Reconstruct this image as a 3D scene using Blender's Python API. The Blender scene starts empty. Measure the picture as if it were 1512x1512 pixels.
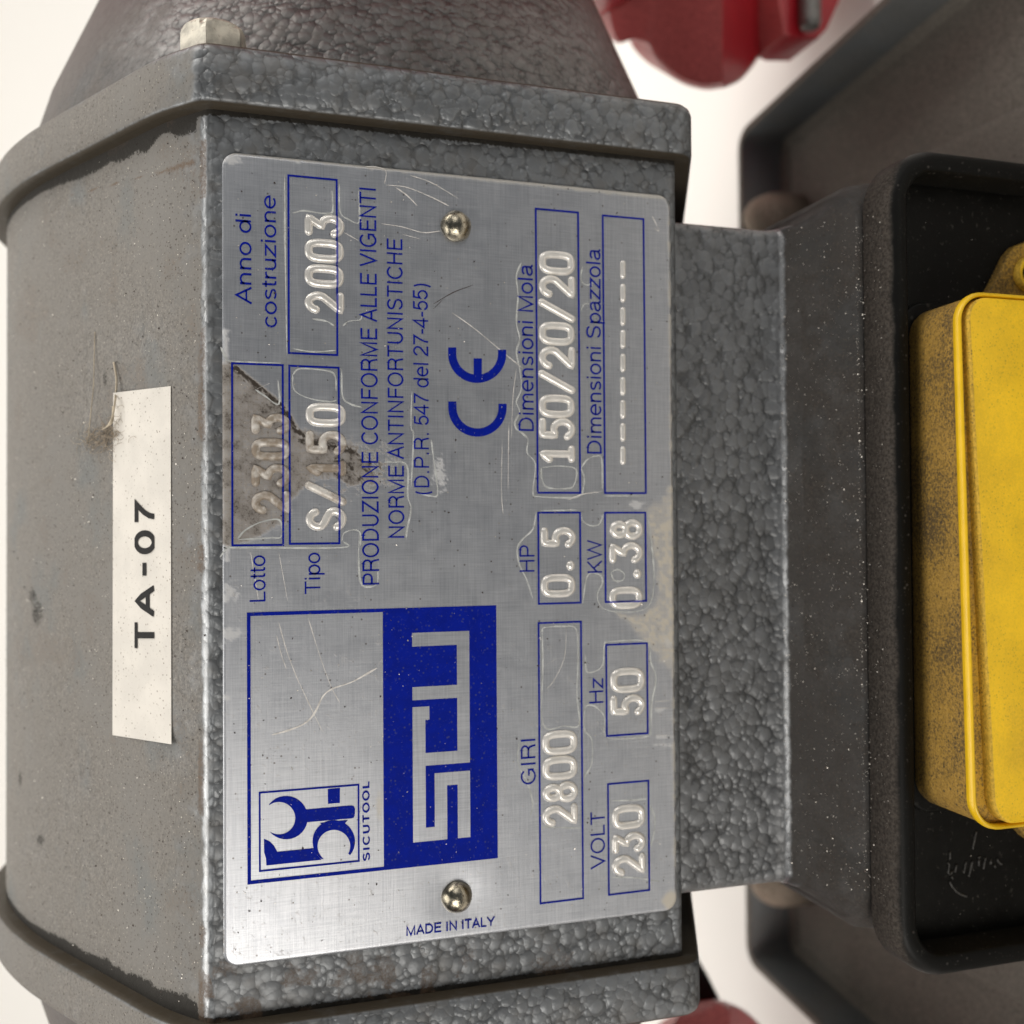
import bpy, bmesh, math, random
import numpy as np
from mathutils import Vector, Matrix

random.seed(7)
rng = np.random.default_rng(11)
sc = bpy.context.scene
COL = sc.collection
PI = math.pi
ZB = 0.1225            # height of the plate centre above the table
MM = 0.001

# ------------------------------------------------------------------ camera
FPX = 1514.0           # focal length in pixels of the 1512 px photograph
CAM = np.array([0.00309, -0.13046, 0.03404])
def _rod(r):
    a = np.linalg.norm(r); k = r / a
    K = np.array([[0, -k[2], k[1]], [k[2], 0, -k[0]], [-k[1], k[0], 0]])
    return np.eye(3) + math.sin(a) * K + (1 - math.cos(a)) * K @ K
ROT = _rod(np.array([-0.01803, 0.30268, 0.00401])) @ np.array([[0, 0, -1], [1, 0, 0], [0, -1, 0]], float)
cam = bpy.data.cameras.new('camera'); cam_o = bpy.data.objects.new('camera', cam); COL.objects.link(cam_o)
m = Matrix([[ROT[0, i], ROT[1, i], ROT[2, i]] for i in range(3)]).to_4x4()
m.translation = Vector((CAM[0], CAM[1], CAM[2] + ZB))
cam_o.matrix_world = m
cam.sensor_width = 36.0; cam.lens = 36.0 * FPX / 1512
cam.clip_start = 0.005; cam.clip_end = 30
cam.dof.use_dof = True; cam.dof.focus_distance = 0.127; cam.dof.aperture_fstop = 21
sc.camera = cam_o

# ------------------------------------------------------------------ world and lamps
w = bpy.data.worlds.new('World'); sc.world = w; w.use_nodes = True
bg = w.node_tree.nodes['Background']
bg.inputs[0].default_value = (0.86, 0.92, 1.0, 1); bg.inputs[1].default_value = 0.125
sc.view_settings.view_transform = 'Standard'; sc.view_settings.look = 'None'
sc.view_settings.exposure = 0.0; sc.view_settings.gamma = 1.0
def area(name, loc, target, sx, sy, power, col):
    l = bpy.data.lights.new(name, 'AREA'); l.shape = 'RECTANGLE'; l.size = sx; l.size_y = sy
    l.energy = power; l.color = col
    o = bpy.data.objects.new(name, l); COL.objects.link(o)
    o.location = loc
    o.rotation_euler = (Vector(target) - Vector(loc)).to_track_quat('-Z', 'Y').to_euler()
    return o
area('overhead_softbox', (-0.25, -0.12, 1.0), (0, 0.03, ZB), 0.7, 0.5, 3.6, (1.0, 0.96, 0.90))
area('side_softbox', (-0.62, -0.85, ZB + 0.12), (0, 0, ZB), 0.5, 0.5, 5.4, (1.0, 0.945, 0.87))
area('right_fill', (0.70, 0.02, ZB + 0.42), (0.09, 0.06, ZB - .06), 0.45, 0.45, 4.2, (1.0, 0.96, 0.90))  # added fill without a known source, lifts the guard lug and tray
area('front_right_fill', (0.60, -0.55, ZB + 0.10), (0.09, 0.06, ZB - .07), 0.3, 0.3, 0.8, (1.0, 0.97, 0.93))  # added low fill, aimed at the guard lug the other lamps miss
area('backdrop_fill', (0.0, 0.30, 1.35), (0, 0.75, 0.12), 2.2, 0.4, 12.6, (1.0, 0.975, 0.93))  # added unseen light that brightens the backdrop sweep

# ------------------------------------------------------------------ helpers
def ray(px, py):
    return ROT.T @ np.array([(px - 756) / FPX, -(py - 756) / FPX, -1.0])
def on_y(px, py, y):
    d = ray(px, py); return CAM + d * ((y - CAM[1]) / d[1])
def on_z(px, py, z):
    d = ray(px, py); return CAM + d * ((z - CAM[2]) / d[2])
def on_x(px, py, x):
    d = ray(px, py); return CAM + d * ((x - CAM[0]) / d[0])
def px_of(P):
    q = (np.asarray(P) - CAM) @ ROT.T
    return np.stack([756 + FPX * q[..., 0] / -q[..., 2], 756 - FPX * q[..., 1] / -q[..., 2]], -1)

def mk(name, verts, faces, mat, parent=None, smooth=True, label=None):
    """one mesh object, coordinates relative to the plate centre, ZB lifts them above the table"""
    me = bpy.data.meshes.new(name)
    v = np.asarray(verts, float).copy(); v[:, 2] += ZB
    me.from_pydata(v.tolist(), [], [list(map(int, f)) for f in faces])
    if smooth:
        me.polygons.foreach_set('use_smooth', [True] * len(me.polygons))
    me.materials.append(mat); me.update()
    o = bpy.data.objects.new(name, me); COL.objects.link(o)
    if parent: o.parent = parent
    if label: o['label'] = label
    return o
def fix(o, sharp=None):
    bm = bmesh.new(); bm.from_mesh(o.data)
    bmesh.ops.recalc_face_normals(bm, faces=bm.faces[:])
    bm.to_mesh(o.data); bm.free()
    if sharp: o.data.set_sharp_from_angle(angle=math.radians(sharp))
    return o
def attr(o, name, vals):
    a = o.data.attributes.new(name, 'FLOAT', 'POINT')
    a.data.foreach_set('value', np.asarray(vals, np.float32).ravel())

def hash2(ix, iy, seed):
    h = (ix.astype(np.int64) * 374761393 + iy.astype(np.int64) * 668265263 + seed * 1442695041) & 0xffffffff
    h = ((h ^ (h >> 13)) * 1274126177) & 0xffffffff
    return ((h ^ (h >> 16)) & 0xffff) / 65535.0
def vnoise(x, y, seed=0):
    x = np.asarray(x, float); y = np.asarray(y, float)
    ix = np.floor(x).astype(np.int64); iy = np.floor(y).astype(np.int64)
    fx = x - ix; fy = y - iy; fx = fx * fx * (3 - 2 * fx); fy = fy * fy * (3 - 2 * fy)
    a = hash2(ix, iy, seed); b = hash2(ix + 1, iy, seed); c = hash2(ix, iy + 1, seed); d = hash2(ix + 1, iy + 1, seed)
    return (a * (1 - fx) + b * fx) * (1 - fy) + (c * (1 - fx) + d * fx) * fy
def fbm(x, y, seed=0, o=4):
    s = 0; amp = .5; t = 0
    for i in range(o):
        s = s + amp * vnoise(x * 2 ** i, y * 2 ** i, seed + i * 17); t += amp; amp *= .55
    return s / t
def sstep(a, b, x):
    t = np.clip((x - a) / (b - a), 0, 1); return t * t * (3 - 2 * t)
def seg_d(px, py, a, b):
    ax, ay = a; bx, by = b; dx, dy = bx - ax, by - ay
    t = np.clip(((px - ax) * dx + (py - ay) * dy) / (dx * dx + dy * dy + 1e-9), 0, 1)
    return np.hypot(px - ax - t * dx, py - ay - t * dy)
def poly_sd(px, py, P):
    """signed distance to a polygon, positive inside"""
    ins = np.zeros(px.shape, bool); d = np.full(px.shape, 1e9); n = len(P)
    for i in range(n):
        a, b = P[i], P[(i + 1) % n]
        d = np.minimum(d, seg_d(px, py, a, b))
        c = ((a[1] > py) != (b[1] > py)) & (px < (b[0] - a[0]) * (py - a[1]) / (b[1] - a[1] + 1e-12) + a[0])
        ins ^= c
    return np.where(ins, d, -d)

def resample(P, step):
    P = np.asarray(P, float); out = [P[0]]
    for a, b in zip(P[:-1], P[1:]):
        n = max(1, int(round(np.linalg.norm(b - a) / step)))
        for i in range(1, n + 1): out.append(a + (b - a) * i / n)
    return np.array(out)
def catmull(P, n=6):
    P = np.asarray(P, float); Q = np.vstack([2 * P[0] - P[1], P, 2 * P[-1] - P[-2]]); out = []
    for i in range(1, len(Q) - 2):
        p0, p1, p2, p3 = Q[i - 1:i + 3]
        for k in range(n):
            t = k / n
            out.append(.5 * (2 * p1 + (p2 - p0) * t + (2 * p0 - 5 * p1 + 4 * p2 - p3) * t * t + (3 * p1 - p0 - 3 * p2 + p3) * t ** 3))
    out.append(P[-1]); return np.array(out)
def fillet(P, i, r, n=6):
    """round corner i of an open or closed list of 2-D points"""
    P = [np.asarray(p, float) for p in P]; a, b, c = P[i - 1], P[i], P[(i + 1) % len(P)]
    u = (a - b) / np.linalg.norm(a - b); v = (c - b) / np.linalg.norm(c - b)
    ang = math.acos(np.clip(u @ v, -1, 1)); t = r / math.tan(ang / 2)
    ctr = b + (u + v) / np.linalg.norm(u + v) * (r / math.sin(ang / 2))
    s, e = b + u * t, b + v * t; out = []
    a0 = math.atan2(*(s - ctr)[::-1]); a1 = math.atan2(*(e - ctr)[::-1]); da = (a1 - a0 + PI) % (2 * PI) - PI
    for k in range(n + 1):
        q = a0 + da * k / n; out.append(ctr + r * np.array([math.cos(q), math.sin(q)]))
    return out
def rrect(x0, x1, z0, z1, r, n=8):
    out = []
    for cx, cz, a in ((x1 - r, z1 - r, 0), (x0 + r, z1 - r, 90), (x0 + r, z0 + r, 180), (x1 - r, z0 + r, 270)):
        for k in range(n + 1):
            q = math.radians(a + 90 * k / n); out.append((cx + r * math.cos(q), cz + r * math.sin(q)))
    return np.array(out)
def offset(P, d):
    """closed polygon moved outward by d (counter-clockwise = outward positive)"""
    P = np.asarray(P, float); a = np.roll(P, 1, 0); b = np.roll(P, -1, 0)
    e1 = P - a; e2 = b - P
    e1 /= np.linalg.norm(e1, axis=1)[:, None] + 1e-15; e2 /= np.linalg.norm(e2, axis=1)[:, None] + 1e-15
    n1 = np.stack([e1[:, 1], -e1[:, 0]], 1); n2 = np.stack([e2[:, 1], -e2[:, 0]], 1)
    s = .5 * np.sum((np.roll(P, -1, 0)[:, 1] - P[:, 1]) * (np.roll(P, -1, 0)[:, 0] + P[:, 0]))
    n = n1 + n2; n /= np.linalg.norm(n, axis=1)[:, None]; c = np.clip(np.sum(n * n1, 1), .5, 1)
    sgn = 1 if np.sum(P[:, 0] * np.roll(P[:, 1], -1) - np.roll(P[:, 0], -1) * P[:, 1]) > 0 else -1
    return P + sgn * n * (d / c)[:, None]
def rings(loops, cap0=True, cap1=True):
    n = len(loops[0]); V = np.vstack(loops); F = []
    for i in range(len(loops) - 1):
        for j in range(n):
            k = (j + 1) % n
            F.append((i * n + j, i * n + k, (i + 1) * n + k, (i + 1) * n + j))
    if cap0: F.append(tuple(range(n))[::-1])
    if cap1: F.append(tuple(range((len(loops) - 1) * n, len(loops) * n)))
    return V, F
def xz(P, y): P = np.asarray(P); return np.stack([P[:, 0], np.full(len(P), y), P[:, 1]], 1)
def yz(P, x): P = np.asarray(P); return np.stack([np.full(len(P), x), P[:, 0], P[:, 1]], 1)
def xy(P, z): P = np.asarray(P); return np.stack([P[:, 0], P[:, 1], np.full(len(P), z)], 1)
def prism_y(P, yb, yf, bev):
    """outline in x,z pushed from the back yb to the front yf with a rounded front edge"""
    L = [xz(P, yb)]
    for k in range(5):
        a = k / 4 * PI / 2
        L.append(xz(offset(P, -bev * (1 - math.cos(a))), yf + bev * (1 - math.sin(a))))
    return rings(L)
def join(parts):
    V = []; F = []; n = 0
    for v, f in parts:
        v = np.asarray(v, float); V.append(v); F += [tuple(i + n for i in q) for q in f]; n += len(v)
    return np.vstack(V), F
def tube(path, r, n=8):
    path = np.asarray(path, float); L = []
    up = np.array([0.123, .77, .3])
    for i, p in enumerate(path):
        t = path[min(i + 1, len(path) - 1)] - path[max(i - 1, 0)]; t /= np.linalg.norm(t) + 1e-15
        a = np.cross(t, up); a /= np.linalg.norm(a); b = np.cross(t, a)
        rr = r[i] if hasattr(r, '__len__') else r
        L.append(np.array([p + rr * (math.cos(q) * a + math.sin(q) * b) for q in np.linspace(0, 2 * PI, n, endpoint=False)]))
    return rings(L)

# ------------------------------------------------------------------ materials
class NT:
    def __init__(s, name):
        s.m = bpy.data.materials.new(name); s.m.use_nodes = True; s.t = s.m.node_tree
        s.b = s.t.nodes['Principled BSDF']; s.co = s.t.nodes.new('ShaderNodeTexCoord').outputs['Object']
        s.geo = s.t.nodes.new('ShaderNodeNewGeometry')
    def n(s, typ, **k):
        x = s.t.nodes.new(typ)
        for a, b in k.items(): setattr(x, a, b)
        return x
    def put(s, sock, v):
        if isinstance(v, bpy.types.NodeSocket): s.t.links.new(v, sock)
        else:
            try: sock.default_value = v
            except Exception: sock.default_value = (*v, 1) if len(v) == 3 else v
    def math(s, op, a, b=0.0, c=0.0):
        x = s.n('ShaderNodeMath', operation=op)
        for i, v in enumerate((a, b, c)): s.put(x.inputs[i], v)
        return x.outputs[0]
    def vmath(s, op, a, b=(0, 0, 0)):
        x = s.n('ShaderNodeVectorMath', operation=op); s.put(x.inputs[0], a)
        if op == 'SCALE': s.put(x.inputs['Scale'], b)
        else: s.put(x.inputs[1], b)
        return x.outputs[0]
    def ramp(s, v, a, b, c=0.0, d=1.0, smooth=True):
        x = s.n('ShaderNodeMapRange', interpolation_type='SMOOTHSTEP' if smooth else 'LINEAR'); x.clamp = True
        for i, q in zip(('Value', 'From Min', 'From Max', 'To Min', 'To Max'), (v, a, b, c, d)): s.put(x.inputs[i], q)
        return x.outputs[0]
    def noise(s, scale, detail=3, rough=.55, vec=None, dist=0):
        x = s.n('ShaderNodeTexNoise'); s.put(x.inputs['Vector'], vec or s.co); s.put(x.inputs['Scale'], scale)
        s.put(x.inputs['Detail'], detail); s.put(x.inputs['Roughness'], rough); s.put(x.inputs['Distortion'], dist); return x
    def voro(s, scale, feature='F1', vec=None, rnd=1.0):
        x = s.n('ShaderNodeTexVoronoi', feature=feature); s.put(x.inputs['Vector'], vec or s.co)
        s.put(x.inputs['Scale'], scale); s.put(x.inputs['Randomness'], rnd); return x
    def mix(s, f, a, b):
        x = s.n('ShaderNodeMix', data_type='RGBA'); s.put(x.inputs[0], f); s.put(x.inputs[6], a); s.put(x.inputs[7], b); return x.outputs[2]
    def mixf(s, f, a, b):
        x = s.n('ShaderNodeMix', data_type='FLOAT'); s.put(x.inputs[0], f); s.put(x.inputs[2], a); s.put(x.inputs[3], b); return x.outputs[0]
    def attr(s, name):
        return s.n('ShaderNodeAttribute', attribute_name=name).outputs['Fac']
    def xyz(s, v):
        x = s.n('ShaderNodeSeparateXYZ'); s.put(x.inputs[0], v); return x.outputs
    def bump(s, h, dist, strength=1.0, normal=None):
        x = s.n('ShaderNodeBump'); s.put(x.inputs['Height'], h); s.put(x.inputs['Distance'], dist); s.put(x.inputs['Strength'], strength)
        if normal: s.put(x.inputs['Normal'], normal)
        return x.outputs[0]
    def out(s, col=None, rough=None, metal=None, normal=None, coat=None, spec=None, coat_rough=None):
        for k, v in (('Base Color', col), ('Roughness', rough), ('Metallic', metal), ('Normal', normal), ('Coat Weight', coat),
                     ('Specular IOR Level', spec), ('Coat Roughness', coat_rough)):
            if v is not None: s.put(s.b.inputs[k], v)
        return s.m
def C4(r, g, b): return (r, g, b, 1.0)

def hammered(name, paint, dust, dust_amount=1.0, use_attr=False, red=None, scale=1.0, grime_faces=False, worn_glint=None, bumpd=.00028, dustz=None, gloss=.32):
    s = NT(name)
    wob = s.noise(600, 2).outputs['Color']
    vec = s.vmath('ADD', s.co, s.vmath('SCALE', s.vmath('SUBTRACT', wob, (.5, .5, .5)), 0.0007))
    f1 = s.voro(530 * scale, 'F1', vec); f2 = s.voro(830 * scale, 'F1', s.vmath('ADD', vec, (.31, .17, .23)))
    h1 = s.math('SUBTRACT', 1.0, s.math('MULTIPLY', f1.outputs['Distance'], s.math('MULTIPLY', f1.outputs['Distance'], 1.7)))
    h2 = s.math('SUBTRACT', .86, s.math('MULTIPLY', f2.outputs['Distance'], s.math('MULTIPLY', f2.outputs['Distance'], 1.7)))
    h = s.math('MAXIMUM', h1, h2)
    edge = s.math('MULTIPLY', s.math('SUBTRACT', h, .42), .35)
    h = s.math('ADD', h, s.math('MULTIPLY', s.noise(1300, 2).outputs[0], .10))
    nz = s.xyz(s.geo.outputs['Normal'])[2]
    big = s.noise(55, 4, .6).outputs[0]; mid = s.noise(260, 4, .65).outputs[0]; fine = s.noise(2600, 3, .7).outputs[0]
    dmask = s.math('ADD', nz, s.math('MULTIPLY', s.math('SUBTRACT', mid, .5), .35))
    dmask = s.math('MULTIPLY', s.ramp(dmask, .56, .78), dust_amount)
    dmask = s.math('MULTIPLY', dmask, s.ramp(big, .18, .62, .62, .98))
    if worn_glint:   # edge rubbed clean of dust; its highlight is painted on further down
        wz = s.math('ADD', s.math('ABSOLUTE', s.math('SUBTRACT', s.xyz(s.co)[2], worn_glint[0] + ZB)), s.math('MULTIPLY', s.math('SUBTRACT', s.noise(500, 3).outputs[0], .5), worn_glint[1] * 1.6))
        dmask = s.math('MULTIPLY', dmask, s.ramp(wz, worn_glint[1] * .6, worn_glint[1] * 1.3)); wsm = s.ramp(wz, worn_glint[1] * .7, worn_glint[1] * 2.2, .30, 1.0)
    if dustz: dmask = s.math('MAXIMUM', dmask, s.math('MULTIPLY', s.ramp(s.math('ADD', s.xyz(s.co)[2], s.math('MULTIPLY', s.math('SUBTRACT', mid, .5), .0015)), dustz + ZB - .0004, dustz + ZB + .0003, 1, 0), s.ramp(mid, .3, .6, .85, 1)))
    pcol = s.mix(s.ramp(edge, -.03, .075), C4(*[c * .62 for c in paint]), C4(*paint))
    tint = s.ramp(f1.outputs['Color'], 0, 1, .82, 1.14)
    pcol = s.mix(1.0, pcol, pcol)
    mulc = s.n('ShaderNodeMix', data_type='RGBA', blend_type='MULTIPLY'); s.put(mulc.inputs[0], 1.0); s.put(mulc.inputs[6], pcol)
    cmb = s.n('ShaderNodeCombineColor'); [s.put(cmb.inputs[i], tint) for i in range(3)]; s.put(mulc.inputs[7], cmb.outputs[0])
    pcol = mulc.outputs[2]
    if worn_glint: pcol = s.mix(s.ramp(wz, 0, worn_glint[1] * .9, .6, 0), pcol, C4(.40, .41, .42))  # pale grey painted in along the edge as its highlight
    film = s.math('MULTIPLY', s.ramp(mid, .46, .72), .28)
    pcol = s.mix(film, pcol, C4(dust[0] * .6, dust[1] * .56, dust[2] * .5))
    dcol = s.mix(s.ramp(fine, .36, .66), C4(*[c * .62 for c in dust]), C4(*[c * 1.2 for c in dust]))
    dcol = s.mix(s.ramp(big, .3, .7), dcol, C4(dust[0] * .9, dust[1] * .95, dust[2] * 1.02))
    sp = s.voro(1150, 'F1'); spk = s.math('MULTIPLY', s.ramp(sp.outputs['Distance'], .10, .22, 1, 0), s.ramp(sp.outputs['Color'], .66, .7))
    sp2 = s.voro(2300, 'F1'); spk2 = s.math('MULTIPLY', s.ramp(sp2.outputs['Distance'], .14, .34, 1, 0), s.ramp(sp2.outputs['Color'], .5, .58))
    sp3 = s.voro(2700, 'F1', s.vmath('ADD', s.co, (.7, .2, .4))); spk3 = s.math('MULTIPLY', s.ramp(sp3.outputs['Distance'], .12, .30, 1, 0), s.ramp(sp3.outputs['Color'], .72, .78))
    blu = s.ramp(s.noise(75, 4, .6, s.vmath('ADD', s.co, (1.3, .4, .2))).outputs[0], .52, .68)
    dcol = s.mix(s.math('MULTIPLY', blu, .6), dcol, C4(dust[0] * .72, dust[1] * .86, dust[2] * 1.0))
    dcol = s.mix(s.math('MULTIPLY', spk3, .8), dcol, C4(*[min(1, c * 2.0) for c in dust]))
    dcol = s.mix(s.math('MULTIPLY', spk2, .8), dcol, C4(.07, .055, .042))
    dcol = s.mix(s.math('MULTIPLY', spk, .8), dcol, C4(.045, .034, .028))
    col = s.mix(dmask, pcol, dcol)
    rough = s.mixf(dmask, s.mixf(s.ramp(mid, .3, .7), .38, .52), .95)
    hh = s.math('MULTIPLY', h, s.mixf(dmask, 1.0, .10))
    if worn_glint: hh = s.math('MULTIPLY', hh, wsm)
    hh = s.math('ADD', hh, s.math('MULTIPLY', fine, s.mixf(dmask, .02, .30)))
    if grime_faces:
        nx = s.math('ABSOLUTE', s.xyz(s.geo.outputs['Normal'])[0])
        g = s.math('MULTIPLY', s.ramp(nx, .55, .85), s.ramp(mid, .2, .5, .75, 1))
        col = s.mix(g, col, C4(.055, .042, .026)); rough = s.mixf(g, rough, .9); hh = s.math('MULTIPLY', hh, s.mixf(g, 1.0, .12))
    if worn_glint: rough = s.mixf(s.ramp(wz, 0, worn_glint[1] * 1.2, 1, 0), rough, .26)
    if use_attr:
        g = s.attr('grime'); g = s.ramp(s.math('ADD', g, s.math('MULTIPLY', s.math('SUBTRACT', fine, .5), 1.3)), .34, .66)
        col = s.mix(g, col, C4(.022, .019, .015)); rough = s.mixf(g, rough, .95)
        r_ = s.attr('rust'); r_ = s.ramp(s.math('ADD', r_, s.math('MULTIPLY', s.math('SUBTRACT', fine, .5), .8)), .3, .8)
        col = s.mix(s.math('MULTIPLY', r_, .8), col, C4(.12, .075, .045)); rough = s.mixf(r_, rough, .95)
    if red:
        x = s.math('ABSOLUTE', s.xyz(s.co)[0])
        q = s.math('MULTIPLY', s.ramp(s.math('ADD', x, s.math('MULTIPLY', s.math('SUBTRACT', big, .5), .05)), red[0], red[1]), .14)
        col = s.mix(q, col, C4(.16, .045, .045))
    s.out(col, rough, s.mixf(dmask, .42, 0.0), s.bump(hh, bumpd, 1.0), s.mixf(dmask, gloss, 0.0), None, .32)
    return s.m

PAINT = (.165, .174, .182); DUST = (.205, .183, .156); DARKDUST = (.047, .040, .034)
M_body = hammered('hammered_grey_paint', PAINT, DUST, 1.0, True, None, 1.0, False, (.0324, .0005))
M_flange = hammered('hammered_flange_paint', PAINT, DUST, 1.0, False, None, 1.05, True)
M_bell = hammered('hammered_bell_paint', (.115, .110, .106), (.155, .135, .118), .8, False, (.066, .105), 1.1, False, None, .00028, None, .25)
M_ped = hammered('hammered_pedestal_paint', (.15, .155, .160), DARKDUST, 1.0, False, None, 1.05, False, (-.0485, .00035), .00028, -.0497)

def m_aluminium(name, marks=False):
    s = NT(name); o = s.xyz(s.co)
    def st(sx, sz, sc_):
        c = s.n('ShaderNodeCombineXYZ'); s.put(c.inputs[0], s.math('MULTIPLY', o[0], sx)); s.put(c.inputs[2], s.math('MULTIPLY', o[2], sz)); s.put(c.inputs[1], s.math('MULTIPLY', o[1], 1.0))
        return s.noise(sc_, 4, .7, c.outputs[0]).outputs[0]
    b1 = st(1.0, .03, 7000); b2 = st(.02, 1.0, 6500); n0 = s.noise(40, 4).outputs[0]; n1 = s.noise(300, 5, .6).outputs[0]
    h = s.math('ADD', s.math('MULTIPLY', b1, .3), s.math('MULTIPLY', b2, .8))
    base = s.mix(s.ramp(s.math('ADD', b1, b2), .7, 1.3), C4(.44, .455, .485), C4(.61, .62, .645))
    base = s.mix(s.math('MULTIPLY', s.ramp(n0, .35, .65), .10), base, C4(.40, .43, .48))
    rough = s.ramp(n1, .3, .7, .36, .41)
    metal = .93
    if marks:
        g = s.attr('grime'); hz = s.attr('haze'); ye = s.attr('yellow'); fine = s.noise(3000, 3, .7).outputs[0]
        k = s.voro(900, 'F1'); spk = s.math('MULTIPLY', s.ramp(k.outputs['Distance'], .06, .16, 1, 0), s.ramp(k.outputs['Color'], .80, .86))
        base = s.mix(hz, base, C4(.60, .60, .60)); metal = s.mixf(hz, .93, .15); rough = s.mixf(hz, rough, .55)
        base = s.mix(ye, base, C4(.56, .51, .42)); metal = s.mixf(ye, metal, 0.0); rough = s.mixf(ye, rough, .5)
        gcol = s.mix(s.ramp(fine, .35, .65), C4(.15, .12, .09), C4(.34, .29, .235))
        gm = s.ramp(s.math('ADD', g, s.math('MULTIPLY', s.math('SUBTRACT', fine, .5), .55)), .12, .95)
        gcol = s.mix(s.ramp(s.math('ADD', g, s.math('MULTIPLY', s.math('SUBTRACT', fine, .5), .7)), .62, .9), gcol, C4(.035, .025, .017))
        base = s.mix(gm, base, gcol); metal = s.mixf(gm, metal, .05); rough = s.mixf(gm, rough, .7)
        base = s.mix(s.math('MULTIPLY', spk, .7), base, C4(.10, .075, .055))
        h = s.math('ADD', h, s.math('MULTIPLY', gm, s.math('MULTIPLY', fine, 2.5)))
    s.out(base, rough, metal, s.bump(h, 0.00003, .38)); return s.m
M_alu = m_aluminium('brushed_aluminium', True)
M_alu_print = m_aluminium('bare_aluminium')

def m_simple(name, col, rough=.5, metal=0.0, var=.15, scale=300, bump=.0001, coat=0.0, speck=None, speckscale=1200):
    s = NT(name); n1 = s.noise(scale, 4, .6).outputs[0]; n2 = s.noise(scale * 7, 3, .6).outputs[0]
    c = s.mix(s.ramp(n1, .3, .7), C4(*[q * (1 - var) for q in col]), C4(*[q * (1 + var) for q in col]))
    if speck:
        k = s.voro(speckscale, 'F1'); sp = s.math('MULTIPLY', s.ramp(k.outputs['Distance'], .10, .26, 1, 0), s.ramp(k.outputs['Color'], .6, .66))
        c = s.mix(s.math('MULTIPLY', sp, .8), c, C4(*speck))
    if speck:
        f = s.noise(speckscale * 1.7, 4, .75).outputs[0]; c = s.mix(s.math('MULTIPLY', s.ramp(f, .60, .70), .65), c, C4(*[min(1, q * 1.4) for q in speck]))
    s.out(c, s.ramp(n1, .25, .75, max(.05, rough - .08), min(1, rough + .08)), metal, s.bump(s.math('ADD', n1, s.math('MULTIPLY', n2, .4)), bump, .5), coat)
    return s.m
def m_dusty(name, base, dust, rough, amount=.9, lo=.2, hi=.6, scale=220, speck=(.03, .025, .02), patch=None, coat=0.0, grain=0.0, spots=.75):
    """a smooth coloured part with dust lying on what faces up"""
    s = NT(name); nz = s.xyz(s.geo.outputs['Normal'])[2]
    n1 = s.noise(scale, 4, .6).outputs[0]; n2 = s.noise(2400, 3, .7).outputs[0]; n0 = s.noise(70, 3).outputs[0]
    d = s.math('ADD', nz, s.math('MULTIPLY', s.math('SUBTRACT', n1, .5), .6))
    d = s.math('MULTIPLY', s.ramp(d, lo, hi), amount)
    if patch: d = s.math('MAXIMUM', d, s.math('MULTIPLY', s.ramp(s.math('ADD', s.math('MULTIPLY', n0, .7), s.math('MULTIPLY', n1, .3)), patch[0], patch[1]), patch[2]))
    dc = s.mix(s.ramp(n2, .35, .65), C4(*[q * .55 for q in dust]), C4(*[q * 1.25 for q in dust]))
    c = s.mix(d, s.mix(s.ramp(n1, .3, .7), C4(*[q * .9 for q in base]), C4(*[q * 1.1 for q in base])), dc)
    k = s.voro(1000, 'F1'); sp = s.math('MULTIPLY', s.ramp(k.outputs['Distance'], .10, .25, 1, 0), s.ramp(k.outputs['Color'], .55, .6))
    k2 = s.voro(2000, 'F1'); sp2 = s.math('MULTIPLY', s.ramp(k2.outputs['Distance'], .12, .34, 1, 0), s.ramp(k2.outputs['Color'], .45, .55))
    c = s.mix(s.math('MULTIPLY', sp2, s.ramp(d, 0, 1, .25, .75)), c, C4(*speck))
    c = s.mix(s.math('MULTIPLY', sp, spots), c, C4(*speck))
    if grain:
        gq = s.math('ADD', s.noise(2900, 4, .75).outputs[0], s.math('MULTIPLY', s.math('SUBTRACT', s.noise(110, 3).outputs[0], .5), .55))
        c = s.mix(s.math('MULTIPLY', s.ramp(gq, .40, .66), grain), c, C4(.028, .021, .013))
    s.out(c, s.mixf(d, rough, .9), 0.0, s.bump(s.math('ADD', s.math('MULTIPLY', n2, s.mixf(d, .1, .6)), s.math('MULTIPLY', n1, .2)), .00015, .6), coat)
    return s.m
M_blue = m_simple('blue_print', (.001, .011, .27), .6, 0, .12, 500, .00002, 0, (.05, .06, .2), 1500)
M_blue.node_tree.nodes['Principled BSDF'].inputs['Specular IOR Level'].default_value = .08
M_lacquer = m_simple('milky_lacquer_edge', (.50, .515, .50), .6, 0, .25, 800, .00003)
M_scratch = m_simple('pale_scratch', (.72, .69, .65), .6, 0, .25, 900, .00002)
M_label = m_simple('white_label_paper', (.62, .585, .53), .7, 0, .07, 160, .00006, 0, (.16, .115, .08), 1700)
M_ink = m_simple('black_label_ink', (.018, .017, .017), .6, 0, .3, 1200, .00002)
M_ink.node_tree.nodes['Principled BSDF'].inputs['Specular IOR Level'].default_value = .1
M_rivet = m_simple('aged_brass_rivet', (.40, .36, .28), .24, 1.0, .35, 900, .00012, 0, (.10, .055, .03), 1500)
M_bolt = m_simple('zinc_bolt', (.52, .485, .41), .45, .35, .35, 420, .00018, 0, (.16, .09, .06), 560)
M_screw = m_simple('dark_steel_screw', (.22, .22, .21), .45, .7, .2, 500, .0001)
M_red = m_dusty('red_guard_paint', (.40, .012, .022), (.66, .20, .19), .35, .65, .1, .5, 60, (.1, .02, .02), None, .3)
M_black = m_dusty('black_plastic', (.0055, .0055, .005), (.055, .047, .040), .42, 1.0, .45, .85, 250, (.06, .055, .05))
M_blackdull = m_simple('black_panel', (.0045, .0043, .0035), .5, 0, .2, 300, .00008, 0, (.05, .047, .04), 700)
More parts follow.
